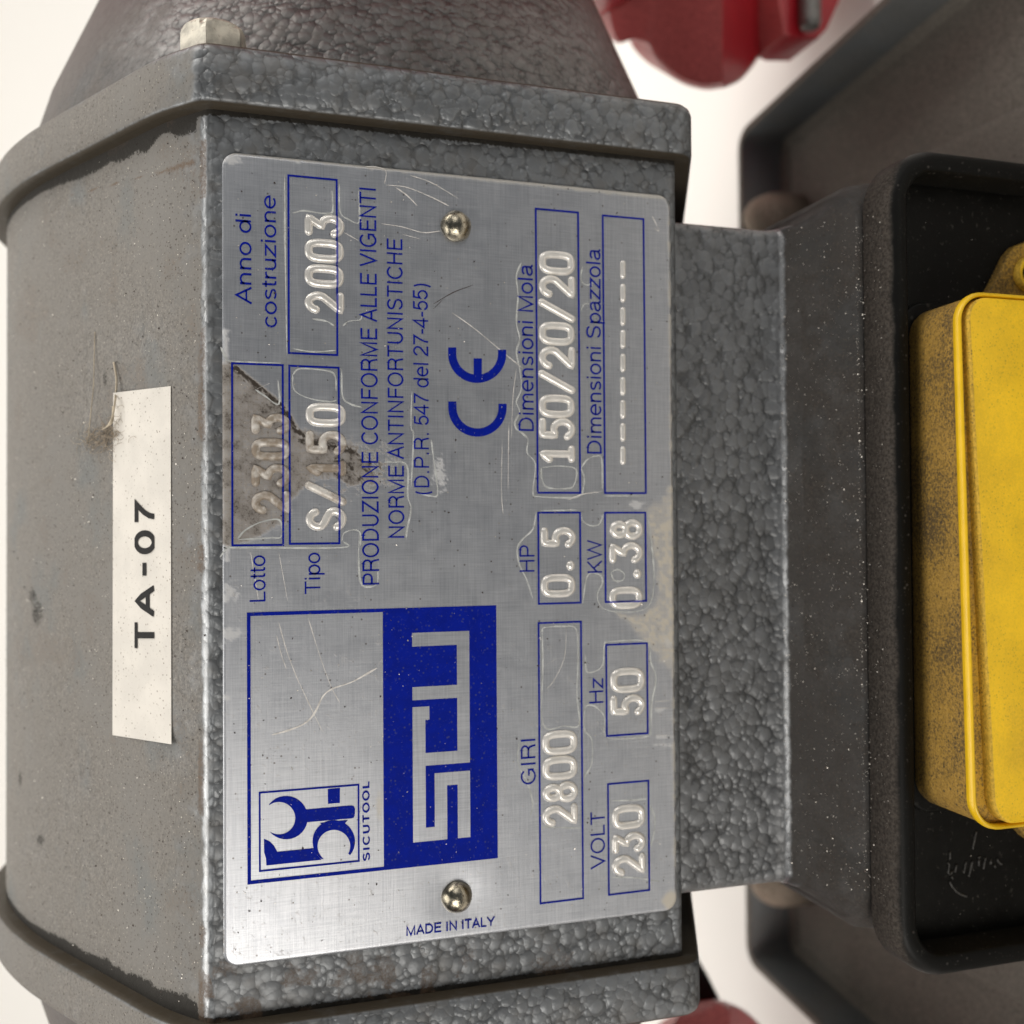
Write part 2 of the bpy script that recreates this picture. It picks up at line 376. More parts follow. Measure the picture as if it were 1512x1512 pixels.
for q_ in (M_blackdull, M_black): q_.node_tree.nodes['Principled BSDF'].inputs['Specular IOR Level'].default_value = .14
M_yellow = m_dusty('yellow_plastic', (.95, .59, .010), (.46, .28, .035), .38, .8, .1, .55, 120, (.09, .065, .02), (.44, .70, .5), 0.0, .12, .15)
M_yelclean = m_simple('clean_yellow_edge', (.76, .47, .010), .35, 0, .06, 300, .00004)
M_yeldirty = m_dusty('dusty_yellow_plastic', (.66, .37, .02), (.22, .135, .04), .6, .7, .0, .7, 260, (.03, .022, .012), (.35, .62, .7), 0.0, .8)
M_tray = m_dusty('grey_tray_paint', (.15, .166, .176), (.205, .182, .152), .5, .9, .2, .7, 60, (.05, .04, .035), (.4, .6, .3))
M_dustcap = m_dusty('dusty_cap', (.22, .18, .14), (.40, .33, .26), .8, 1.0, -.1, .4)
M_emblem = m_simple('scuffed_black_plastic', (.05, .048, .044), .5, 0, .8, 2500, .0001)
M_blackarm = m_simple('black_steel', (.012, .011, .010), .5, .2, .2, 200, .0001)
M_lint = m_simple('pale_lint', (.42, .36, .27), .9, 0, .3, 800, .0001)
M_filing = m_simple('bright_filings', (.62, .58, .52), .35, .6, .4, 900, .00005)
M_darkfil = m_simple('dark_filings', (.05, .035, .028), .7, .2, .5, 900, .00005)
M_back = m_simple('white_backdrop', (.81, .788, .752), .9, 0, .01, 3, .0003)

# ------------------------------------------------------------------ setting: one white sweep
P = [(-0.16, 0.0), (0.45, 0.0)]
for k in range(1, 13):
    a = k / 12 * PI / 2; P.append((0.45 + .35 * math.sin(a), .35 - .35 * math.cos(a)))
P.append((0.80, 1.9))
V = []; F = []
for i, (y, z) in enumerate(P):
    for x in (-1.8, -.9, 0, .9, 1.8): V.append((x, y, z - ZB))
for i in range(len(P) - 1):
    for j in range(4): F.append((i * 5 + j, i * 5 + j + 1, i * 5 + j + 6, i * 5 + j + 5))
o = mk('backdrop', V, F, M_back); o['kind'] = 'structure'; o['label'] = 'plain cream white backdrop sweeping up behind the grinder'

root = bpy.data.objects.new('bench_grinder', None); COL.objects.link(root)
root['label'] = 'grey hammered-paint bench grinder with riveted metal name plate and yellow switch'
root['category'] = 'bench grinder'

# ------------------------------------------------------------------ motor body
XR, XL = .0553, -.0568
top = [(.6, 32.0), (6.3, 36.9), (13.5, 41.5), (20.8, 46.0), (29, 51.1), (37.3, 55.9), (46.9, 60.2), (58, 63.5), (70, 64.9)]
tp = catmull(top, 8)
fl = fillet([(.6, 0), (.6, 32.0), (6.3, 36.9)], 1, 1.4, 7)
half = np.vstack([fl, tp[tp[:, 0] > 1.6]])                                   # front edge up and back to the crown
prof_up = np.vstack([half, np.stack([140 - half[::-1][1:, 0], half[::-1][1:, 1]], 1)])
lowc = np.array([(70, -55.0), (60, -54.5), (48, -52.0), (35, -47.3), (12, -36.7)] + [tuple(p) for p in fillet([(12, -36.7), (.6, -31.4), (.6, 0)], 1, 1.0, 5)])
low = np.vstack([np.stack([140 - lowc[::-1][:-1, 0], lowc[::-1][:-1, 1]], 1), lowc])
PROF = np.vstack([prof_up, low]) * MM                                        # closed y,z outline, clockwise from the front
_d = np.linalg.norm(np.roll(PROF, -1, 0) - PROF, axis=1); PROF = PROF[_d > 1e-7]
def fine_profile():
    Q = np.vstack([PROF, PROF[:1]]); out = []
    for a, b in zip(Q[:-1], Q[1:]):
        stp = .0006 if (a[0] < .072 and a[1] > -.034) else .004
        n = max(1, int(round(np.linalg.norm(b - a) / stp)))
        for i in range(n): out.append(a + (b - a) * i / n)
    return np.array(out)
FP = fine_profile()
xs = np.linspace(XL - .002, XR + .002, 200)
V, F = rings([yz(FP, x) for x in xs])
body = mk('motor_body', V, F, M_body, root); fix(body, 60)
q = px_of(V); ex = np.minimum(V[:, 0] - XL, XR - V[:, 0]) / MM
nn = fbm(V[:, 1] * 260 + V[:, 0] * 80, V[:, 2] * 260 + V[:, 0] * 50, 3)
onface = sstep(.001, .006, V[:, 1]) * (V[:, 2] > 0)
wid = np.where(V[:, 1] > .002, 1.0 + 2.4 * nn * sstep(.05, .012, V[:, 1]) , .35 + .7 * nn)
gr = sstep(wid * 1.35, wid * .55, ex) * 1.0
rust = .75 * sstep(5, 1.5, seg_d(q[:, 0], q[:, 1], (105, 289), (285, 240)) + 3 * nn) * (V[:, 1] > .002)
rust = np.maximum(rust, .6 * sstep(14, 4, np.hypot(q[:, 0] - 132, q[:, 1] - 310) + 10 * nn) * (V[:, 1] > .002))
ed = np.abs(q[:, 0] - 298 - 8 * (nn - .5))
rust = np.maximum(rust, .62 * sstep(10, 3, ed) * sstep(.42, .62, vnoise(V[:, 0] * 260, V[:, 0] * 0, 9)))
low_left = sstep(1290, 1480, q[:, 1]) * (V[:, 1] < .002) * (V[:, 2] < .036)
rust = np.maximum(rust, low_left * .62 * sstep(.45, .62, fbm(V[:, 0] * 400, V[:, 2] * 400, 5)))
rust = np.maximum(rust, .40 * sstep(.52, .74, fbm(V[:, 0] * 140 + 5, V[:, 1] * 170, 61)) * (V[:, 1] > .002))
spots = [(55, 905, 12, 26), (48, 880, 8, 18), (30, 1150, 4, 18), (155, 560, 5, 25), (60, 1240, 8, 12), (170, 620, 9, 6)]
gg = gr.copy()
for sx, sy, rx, ry in spots:
    gg = np.maximum(gg, .55 * sstep(1.4, .3, np.hypot((q[:, 0] - sx) / rx, (q[:, 1] - sy) / ry) + .5 * (nn - .5)) * (V[:, 1] > .002))
attr(body, 'grime', gg); attr(body, 'rust', rust)

def on_body(px, py, lift=0.0):
    """point where the sight line meets the upper body outline"""
    d = ray(px, py); best = None
    U = prof_up * MM
    for a, b in zip(U[:-1], U[1:]):
        e = b - a; nrm = np.array([-e[1], e[0]]); nrm /= np.linalg.norm(nrm)
        a2 = a + nrm * lift; b2 = b + nrm * lift
        M = np.array([[d[1], -(b2 - a2)[0]], [d[2], -(b2 - a2)[1]]]); det = np.linalg.det(M)
        if abs(det) < 1e-12: continue
        t, u = np.linalg.solve(M, a2 - CAM[1:])
        if t > 0 and -1e-6 <= u <= 1 + 1e-6 and (best is None or t < best): best = t
    return CAM + d * best if best else None

# ------------------------------------------------------------------ end flanges, bells, bolts, guards
def flange(x0, x1):
    Q = []
    base = fillet([(-1.7, -40), (-1.7, -33.6), (8, -38.6)], 1, 1.6, 5)
    O = offset(PROF[::-1], .0024)[::-1]
    def ring(x, ins): return yz(offset(O, -ins) if ins else O, x)
    s = 1 if x1 > x0 else -1
    L = [ring(x0, .0012), ring(x0, .0006), ring(x0 + s * .0002, .00025), ring(x0 + s * .0006, 0), ring(x1 - s * .0014, 0), ring(x1 - s * .0006, .0003), ring(x1 - s * .0001, .0009), ring(x1, .0016)]
    V, F = rings(L); o = mk('end_flange', V, F, M_flange, root); return fix(o, 50)
fr = flange(XR, XR + .0076); fl_ = flange(XL, XL - .0076)

def bolt(parent, x, y, z, s, r=.0043, h=.0044, rot=.785):
    L = []
    hexa = lambda rr: np.array([(y + rr * math.cos(rot + k * PI / 3), z + rr * math.sin(rot + k * PI / 3)) for k in range(6)])
    def dense(rr, cap):
        H = hexa(rr); out = []
        for k in range(6):
            for t in (0, .25, .5, .75):
                p = H[k] * (1 - t) + H[(k + 1) % 6] * t
                if cap:
                    v = p - np.array([y, z]); l = np.linalg.norm(v); p = np.array([y, z]) + v * min(1, cap / l)
                out.append(p)
        return np.array(out)
    for dx, rr, cap in ((-.001, r, None), (h * .66, r, None), (h * .80, r, r * .965), (h * .92, r, r * .90), (h * .985, r, r * .82), (h, r * .6, None)):
        L.append(yz(dense(rr, cap), x + s * dx))
    V, F = rings(L); o = mk('hex_bolt', V, F, M_bolt, parent, smooth=False); return fix(o)
bolt(fr, XR + .0076, .0052, .0312, 1)
bolt(fl_, XL - .0076, .0052, .0312, -1)

def bell(s, x0, x1):
    L = []; yc, zc = .062, .003
    prof = [(0, .0575), (.002, .0572), (.012, .0542), (.034, .0448), (.058, .035), (.070, .033)]
    for dx, r in prof:
        a = np.linspace(0, 2 * PI, 96, endpoint=False)
        L.append(yz(np.stack([yc + r * np.cos(a), zc + r * np.sin(a)], 1), x0 + s * dx))
    V, F = rings(L); return fix(mk('end_bell', V, F, M_bell, root))
bell(1, XR + .0072, 0); bell(-1, XL - .0072, 0)

def drum(s, x0):
    L = []; yc, zc = .065, .006
    a = np.linspace(0, 2 * PI, 96, endpoint=False)
    for dx, r in ((0, .02), (0, .070), (.0015, .0745), (.005, .076), (.032, .076), (.035, .074), (.036, .07), (.036, .02)):
        L.append(yz(np.stack([yc + r * np.cos(a), zc + r * np.sin(a)], 1), x0 + s * dx))
    V, F = rings(L); return fix(mk('wheel_guard', V, F, M_red, root), 40)
dr = drum(1, .126); dl = drum(-1, -.129)

def lug(parent, name, left, right, ridge, y0, kl, kr, thick, mat, back=None):
    """a lug of the guard: two faces meeting along a ridge, rounded rim, pushed back by its thickness"""
    left = [tuple(p) for p in catmull(left, 4)]; right = [tuple(p) for p in catmull([left[-1]] + right, 4)][1:]
    pts = left + right
    ctr = np.mean(pts, 0)
    def P(px, py, extra=0, shrink=0.0):
        v = np.array([px, py]) - ctr; l = np.linalg.norm(v) + 1e-9
        q = ctr + v * (1 - shrink / l)
        y = y0 + (kl * (ridge - px) if px < ridge else kr * (px - ridge)) + extra
        return on_y(q[0], q[1], y)
    n = len(pts); fr_ = [P(*p, 0, 9) for p in pts]; mid = [P(*p, .0012, 3) for p in pts]; rim = [P(*p, .004, 0) for p in pts]
    bk = [P(*p, .004, 0) + np.array([.7 * thick * (1 if ctr[1] < 756 else -1), thick, 0]) for p in pts]
    V = np.array(fr_ + mid + rim + bk); F = []
    for k in range(3):
        for i in range(n): F.append((k * n + i, k * n + (i + 1) % n, (k + 1) * n + (i + 1) % n, (k + 1) * n + i))
    nl = len(left)
    F.append(tuple(range(nl)) ); F.append(tuple([nl - 1] + list(range(nl, n)) + [0]))
    F.append(tuple(range(3 * n, 4 * n)))
    o = mk(name, V, F, mat, parent); return fix(o, 28)
left = [(1070, -330), (860, -330), (885, -60), (905, 55), (930, 60), (954, 66), (966, 88), (984, 108), (1008, 124), (1040, 133), (1070, 130)]
right = [(1094, 118), (1116, 92), (1131, 62), (1142, 25), (1150, -60), (1160, -330)]
g1 = lug(dr, 'guard_lug', left, right, 1070, .066, .00016, .00030, .012, M_red)
tabp = [(1152, -200), (1150, 0), (1158, 50), (1172, 56), (1208, 57), (1222, 42), (1245, -10), (1330, -200)]
def plate_px(name, parent, pts, y, thick, mat, bev=.0006):
    Pf = np.array([on_y(*p, y) for p in pts])[:, [0, 2]]
    V, F = prism_y(Pf, y + thick, y, bev); return fix(mk(name, V, F, mat, parent), 40)
plate_px('guard_tab', dr, tabp, .074, .012, M_red)
# threaded screw end standing out of the tab
a0 = on_y(1196, 24, .071); L = []
for i in range(40):
    r = .0024 + .00022 * math.sin(i * 1.6); 
    if i < 3: r *= (.55, .8, .95)[i]
    a = np.linspace(0, 2 * PI, 16, endpoint=False)
    L.append(yz(np.stack([a0[1] + r * np.cos(a), a0[2] + r * np.sin(a)], 1), a0[0] - .003 + i * .00035))
V, F = rings(L); fix(mk('screw', V, F, M_screw, dr))
left = [(1080, 1700), (960, 1700), (976, 1545), (990, 1512), (1004, 1494), (1024, 1481), (1046, 1476), (1066, 1477), (1080, 1482)]
right = [(1098, 1491), (1116, 1506), (1134, 1530), (1145, 1570), (1160, 1700)]
lug(dl, 'guard_lug', left, right, 1080, .066, .00020, .00030, .012, M_red)
plate_px('guard_bracket', dl, [(1000, 1380), (1010, 1384), (1026, 1406), (1046, 1440), (1068, 1484), (1070, 1520), (1030, 1520), (1000, 1450)], .084, .006, M_blackarm)

# ------------------------------------------------------------------ pedestal
def section(z, yf, x0, x1, r, yb=.090):
    r = max(r, .0004)
    return xy(rrect(x0, x1, yf, yb, r, 8), z)
neck = [(-20, 1.5, -49.0, 47.3, 2.0), (-46.6, 1.5, -49.0, 47.3, 2.0), (-47.6, 1.35, -49.0, 47.3, 2.0), (-48.3, .9, -49.0, 47.35, 2.1), (-48.9, .1, -49.0, 47.4, 2.3),
        (-50.3, -2.3, -49.3, 47.6, 2.8), (-52.0, -5.0, -50.0, 48.4, 3.6), (-53.4, -7.0, -51.2, 49.5, 4.6), (-54.6, -8.7, -52.2, 50.6, 6), (-54.75, -8.9, -52.5, 50.9, 6), (-55.0, -8.95, -52.8, 51.2, 6.5),
        (-57, -9.0, -54.5, 52.8, 7), (-60, -9.3, -55, 53.4, 7), (-117, -9.4, -58, 56, 7)]
L = [section(z * MM, y * MM, a * MM, b * MM, r * MM) for z, y, a, b, r in neck]
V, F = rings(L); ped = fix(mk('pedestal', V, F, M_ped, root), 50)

# ------------------------------------------------------------------ black switch housing with recessed panel
OUT = rrect(-.0577, .0547, -.116, -.0553, .0078, 12)
yF = -.015
L = [xz(offset(OUT, -.0004), -.0091), xz(OUT, -.0094), xz(OUT, yF + .0016)]
for k in range(1, 6):
    a = k / 5 * PI / 2; L.append(xz(offset(OUT, -.0016 * (1 - math.cos(a))), yF + .0016 * (1 - math.sin(a))))
L += [xz(offset(OUT, -.0026), yF), xz(offset(OUT, -.0031), yF + .0004), xz(offset(OUT, -.0034), yF + .0042), xz(offset(OUT, -.0040), yF + .0046)]
V, F = rings(L, True, True); hous = fix(mk('switch_housing', V, F, M_black, root), 60)
INN = offset(OUT, -.0036)
V, F = rings([xz(INN, yF + .0048), xz(INN, yF + .0042), xz(offset(INN, -.0006), yF + .0040)])
mk('switch_panel', V, F, M_blackdull, hous); fix(bpy.data.objects['switch_panel'], 40)
yP = yF + .0040
strokes = [[(310, 570), (335, 600), (315, 730), (345, 760), (390, 700)], [(450, 600), (425, 725)], [(600, 550), (560, 735)], [(700, 540), (640, 790)], [(790, 495), (825, 480)], [(800, 520), (800, 625)],
           [(905, 490), (870, 670)], [(990, 520), (985, 600)], [(1085, 515), (1110, 560), (1160, 600)], [(1045, 610), (1060, 650)], [(370, 790), (395, 830)],
           [(335, 865), (380, 945), (440, 1020), (520, 1075), (610, 1105)], [(760, 80), (740, 180), (700, 360)], [(345, 400), (345, 520)]]
parts = []
for s_ in strokes:
    pts = [on_y(1370 + a / 10.65, 1220 + b / 10.65, yP - .00004) for a, b in s_]
    parts.append(tube(resample(pts, .0003), .00016, 6))
V, F = join(parts); mk('embossed_emblem', V, F, M_emblem, hous)

# ------------------------------------------------------------------ yellow switch
YO = rrect(-.0356, .0336, -.112, -.0598, .0042, 10)
def tilt(V):
    V = np.array(V, float); f = np.clip((yP - V[:, 1]) / .012, 0, 1.1)
    V[:, 1] -= f * np.clip((.0336 - V[:, 0]) / .069, 0, 1) * .0017; return V
V, F = prism_y(offset(YO, .0009), yP + .0002, yP - .0009, .0005); g = fix(mk('rubber_gasket', V, F, M_blackdull, root), 50)
yel = None
YB = offset(YO, -.0004); y0, y1 = yP - .0007, -.0227
L = [xz(offset(YO, -.0010), y0), xz(offset(YO, -.0006), y0 - .001), xz(YB, y1 + .0016)]
L += [xz(offset(YO, -.0012), y1 + .0012), xz(offset(YO, -.004), y1 + .0012)]
V, F = rings(L); yel = fix(mk('switch_box', tilt(V), F, M_yeldirty, root, label='dusty yellow plastic switch box on the black panel'), 40)
# the clean rounded lip round the front
Lp = []
cen = offset(YO, -.00065)
for k in range(11):
    a = 2 * PI * k / 10; Lp.append(xz(offset(YO, -.00040 + .00034 * math.cos(a)), y1 + .0010 - .0007 * math.sin(a)))
V, F = rings(Lp, False, False); fix(mk('lip', tilt(V), F, M_yelclean, yel))
CV = offset(YO, -.0009); CV = CV.copy(); CV[:, 1] -= .0002
CV[:, 1] -= np.clip((.033 - CV[:, 0]) / .067, 0, 1) * .0016 * (CV[:, 1] > -.09)
V, F = prism_y(CV, y1 + .0013, y1 - .0002, .0004); fix(mk('cover', tilt(V), F, M_yellow, yel), 60)
# ears with a raised ring each
def ear(pts, ring_c, y):
    Pf = np.array([on_y(*p, y) for p in pts])[:, [0, 2]]
    c = on_y(*ring_c, y); V, F = prism_y(Pf, y + .0022, y, .0004)
    o = fix(mk('ear', V, F, M_yeldirty, yel), 40)
    L = []
    for k in range(12):
        a = 2 * PI * k / 12; rr = .0019 + .00062 * math.cos(a)
        b = np.linspace(0, 2 * PI, 32, endpoint=False)
        L.append(np.stack([c[0] + rr * np.cos(b), np.full(32, y - .0003 - .0007 * math.sin(a)), c[2] + rr * np.sin(b)], 1))
    L.append(L[0]); V, F = rings(L, False, False); fix(mk('ring', V, F, M_yellow, o))
    b = np.linspace(0, 2 * PI, 24, endpoint=False)
    V, F = rings([np.stack([c[0] + r * np.cos(b), np.full(24, yy), c[2] + r * np.sin(b)], 1) for r, yy in ((.0015, y - .0001), (.0014, y - .0002))])
    mk('screw', V, F, M_blackdull, o)  # flat dark disc standing in for the shaded hole inside the ring
ear([(1436, 470), (1450, 452), (1470, 415), (1489, 376), (1500, 363), (1516, 356), (1534, 362), (1556, 392), (1590, 470)], (1516, 406), -.0125)
ear([(1480, 1190), (1497, 1214), (1515, 1236), (1530, 1246), (1550, 1240), (1590, 1190)], (1548, 1216), -.0125)

# ------------------------------------------------------------------ base tray
zt, zf = -.1030, -.1160
def sidex(y): return .1072 + (.107 - y) * .100
yb_, yf_ = .1075, -.075
OT = np.array([(-sidex(yf_) - .001, yf_), (sidex(yf_), yf_), (sidex(yb_), yb_), (-sidex(yb_) - .002, yb_)])
def rc(P, r):
    out = []
    for i in range(4): out += fillet(P, i, r, 5)
    return np.array(out)
OT = rc(OT, .0056)
L = [xy(OT, zf - .002), xy(OT, zt - .0006), xy(offset(OT, -.0004), zt), xy(offset(OT, -.0020), zt), xy(offset(OT, -.0024), zt - .0006), xy(offset(OT, -.0030), zf + .002), xy(offset(OT, -.005), zf)]
V, F = rings(L); tray = fix(mk('base_tray', V, F, M_tray, root), 40)
PL = np.array([(-.086, -.060), (.081, -.060), (.0845, .1035), (-.089, .1035)])
PL = rc(PL, .004)
V, F = rings([xy(PL, zf - .0005), xy(offset(PL, -.0012), zf + .0018), xy(offset(PL, -.0020), zf + .0022)]); fix(mk('raised_panel', V, F, M_tray, tray), 40)
for x in (.0828, -.0868):
    L = []; a = np.linspace(0, 2 * PI, 24, endpoint=False)
    for k in range(8):
        t = k / 7 * PI / 2; r = .0062 * math.cos(t) + .0002
        L.append(np.stack([x + r * np.cos(a), .1000 + r * np.sin(a), np.full(24, -.1100 + .009 * math.sin(t))], 1))
    L = [L[0] - np.array([0, 0, .006])] + L
    V, F = rings(L); fix(mk('cap_nut', V, F, M_dustcap, tray))
for x in (-.095, .092):
    for y in (-.055, .085):
        a = np.linspace(0, 2 * PI, 20, endpoint=False)
        V, F = rings([xy(np.stack([x + r * np.cos(a), y + r * np.sin(a)], 1), z) for r, z in ((.008, -ZB + .0002), (.009, -.1178))])
        mk('rubber_foot', V, F, M_blackdull, tray)

# ------------------------------------------------------------------ name plate
T = .0006
cTL, cTR, cBR, cBL = [on_y(*p, 0.0)[[0, 2]] for p in ((326, 221), (990, 291), (1000, 1345), (332, 1428))]
x0, x1, z0, z1 = (cBL[0] + cBR[0]) / 2, (cTL[0] + cTR[0]) / 2, (cTR[1] + cBR[1]) / 2, (cTL[1] + cBL[1]) / 2
gx = np.linspace(x0, x1, 421); gz = np.linspace(z0, z1, 257)
PO = rrect(x0, x1, z0, z1, .0019, 10)
GX, GZ = np.meshgrid(gx, gz, indexing='ij')
# pull grid border onto the rounded outline
r = .0019
cx = np.clip(GX, x0 + r, x1 - r); cz = np.clip(GZ, z0 + r, z1 - r)
dx, dz = GX - cx, GZ - cz; corner = (dx != 0) & (dz != 0)
dl_ = np.hypot(dx, dz); mx = np.maximum(np.abs(dx), np.abs(dz))
fsc = np.where(corner, mx / np.maximum(dl_, 1e-12), 1.0)
GX2, GZ2 = cx + dx * fsc, cz + dz * fsc
edge = np.minimum.reduce([GX - x0, x1 - GX, GZ - z0, z1 - GZ])
GY = np.where(edge < .0003, .00018 * (1 - edge / .0003) ** 2, 0) + .00006 * (fbm(GX * 60, GZ * 60, 4) - .5)
rv = [(673.5, 334), (674.6, 1324.5)]
for p in rv:
    c = on_y(*p, 0.0); dd = np.hypot(GX - c[0], GZ - c[2]); GY += .00018 * np.exp(-(dd / .0032) ** 2)
GY = GY - .00001
nx_, nz_ = GX.shape
V = np.stack([GX2, GY, GZ2], -1).reshape(-1, 3)
idx = np.arange(nx_ * nz_).reshape(nx_, nz_)
F = np.stack([idx[:-1, :-1], idx[1:, :-1], idx[1:, 1:], idx[:-1, 1:]], -1).reshape(-1, 4).tolist()
bd = np.concatenate([idx[:, 0], idx[-1, 1:], idx[-2::-1, -1], idx[0, -2:0:-1]])
nb = len(bd); base_n = len(V); Vb = V[bd].copy(); Vb[:, 1] = T; V2 = np.vstack([V, Vb])
for i in range(nb):
    j = (i + 1) % nb; F.append((int(bd[j]), int(bd[i]), base_n + i, base_n + j))
plate = mk('name_plate', V2, F, M_alu, root, label='scratched aluminium name plate with blue print and stamped figures')
plate.data.set_sharp_from_angle(angle=math.radians(50))
q = px_of(V2); X_, Y_ = q[:, 0], q[:, 1]
n1 = fbm(X_ / 14, Y_ / 14, 21); n2 = fbm(X_ / 5, Y_ / 5, 22); n3 = fbm(X_ / 60, Y_ / 60, 23)
d = poly_sd(X_, Y_, [(320, 528), (346, 540), (380, 572), (414, 600), (432, 628), (476, 640), (520, 655), (552, 690), (560, 712), (530, 720), (470, 708), (434, 735), (424, 770), (392, 790), (352, 806), (320, 806)])
gm = sstep(-5, 6, d + 14 * (n1 - .5) + 8 * (n2 - .5)) * (.50 + .36 * n1)
dg = np.minimum.reduce([seg_d(X_, Y_, (344, 540), (418, 600)), seg_d(X_, Y_, (418, 600), (448, 650)), seg_d(X_, Y_, (448, 648), (520, 668))])
n4 = fbm(X_ / 3.2, Y_ / 3.2, 41, 3)
band = np.where(d > -3, np.exp(-(dg / 17.0) ** 1.3), np.exp(-(dg / 5.0) ** 2)) * sstep(-.05, .5, n1 + .6 * (n4 - .4))
gm = np.maximum(gm, band * (.60 + .66 * n4))
sp = sstep(95, 10, np.hypot((X_ - 520) / 1.35, (Y_ - 690) / .8)) * sstep(.44, .60, .5 * n2 + .5 * n4)
gm = np.maximum(gm, sp * .9)
gm = np.maximum(gm, .35 * sstep(.60, .75, n2) * sstep(500, 900, Y_ - (X_ - 330) * .3) )
gm = np.maximum(gm, .5 * sstep(10, 2, np.hypot(X_ - 545, Y_ - 1318) + 4 * (n1 - .5)) * sstep(3, 6, np.hypot(X_ - 542, Y_ - 1318)))
gm = np.maximum(gm, .75 * sstep(7, 1, (X_ - 328) + 6 * (n2 - .5)) * sstep(1300, 1360, Y_) * sstep(.35, .55, n2))
hz = np.zeros_like(X_)
hz = np.maximum(hz, .9 * sstep(5, 1, np.abs(X_ - 332 - (Y_ - 221) * .005) + 3 * (n2 - .5)) * (Y_ > 500) * (Y_ < 830))
for cx_, cy_, rx, ry in ((338, 875, 12, 14), (340, 936, 14, 9), (335, 1030, 7, 4), (338, 235, 20, 8), (440, 238, 6, 4), (560, 247, 12, 4), (332, 493, 6, 10), (650, 700, 9, 22), (980, 1088, 14, 2), (980, 1100, 14, 2), (975, 1048, 10, 3), (940, 745, 12, 6), (985, 945, 10, 8)):
    hz = np.maximum(hz, .8 * sstep(1.15, .6, np.hypot((X_ - cx_) / rx, (Y_ - cy_) / ry) + 1.1 * (n2 - .5) + 1.9 * (n4 - .5)))
hz = np.maximum(hz, .05 * sstep(.5, .8, n3) + .02)
d = poly_sd(X_, Y_, [(1005, 690), (988, 712), (976, 738), (950, 752), (960, 800), (972, 880), (950, 905), (905, 903), (935, 930), (965, 965), (985, 990), (1005, 1000)])
ye = sstep(-3, 8, d + 12 * (n1 - .5)) * (.42 + .5 * sstep(.4, .65, n2))
ye = np.maximum(ye, .9 * sstep(15, 7, np.hypot((X_ - 990) / 1.0, (Y_ - 1330) / 1.3) + 7 * (n1 - .5)))
ye = np.maximum(ye, .55 * sstep(6, 2, np.abs(Y_ - 222 - (X_ - 326) * .105) + 4 * (n2 - .5)))
ye = np.maximum(ye, .6 * sstep(7, 2, 990 + (Y_ - 291) * .0095 - X_ + 5 * (n2 - .5)) * sstep(.4, .6, n1))
ye = np.maximum(ye, .55 * sstep(1.2, .4, np.hypot((X_ - 560) / 5, (Y_ - 1190) / 22) + .8 * (n2 - .5)))
attr(plate, 'grime', np.clip(gm, 0, 1)); attr(plate, 'haze', np.clip(hz, 0, 1)); attr(plate, 'yellow', np.clip(ye, 0, 1))

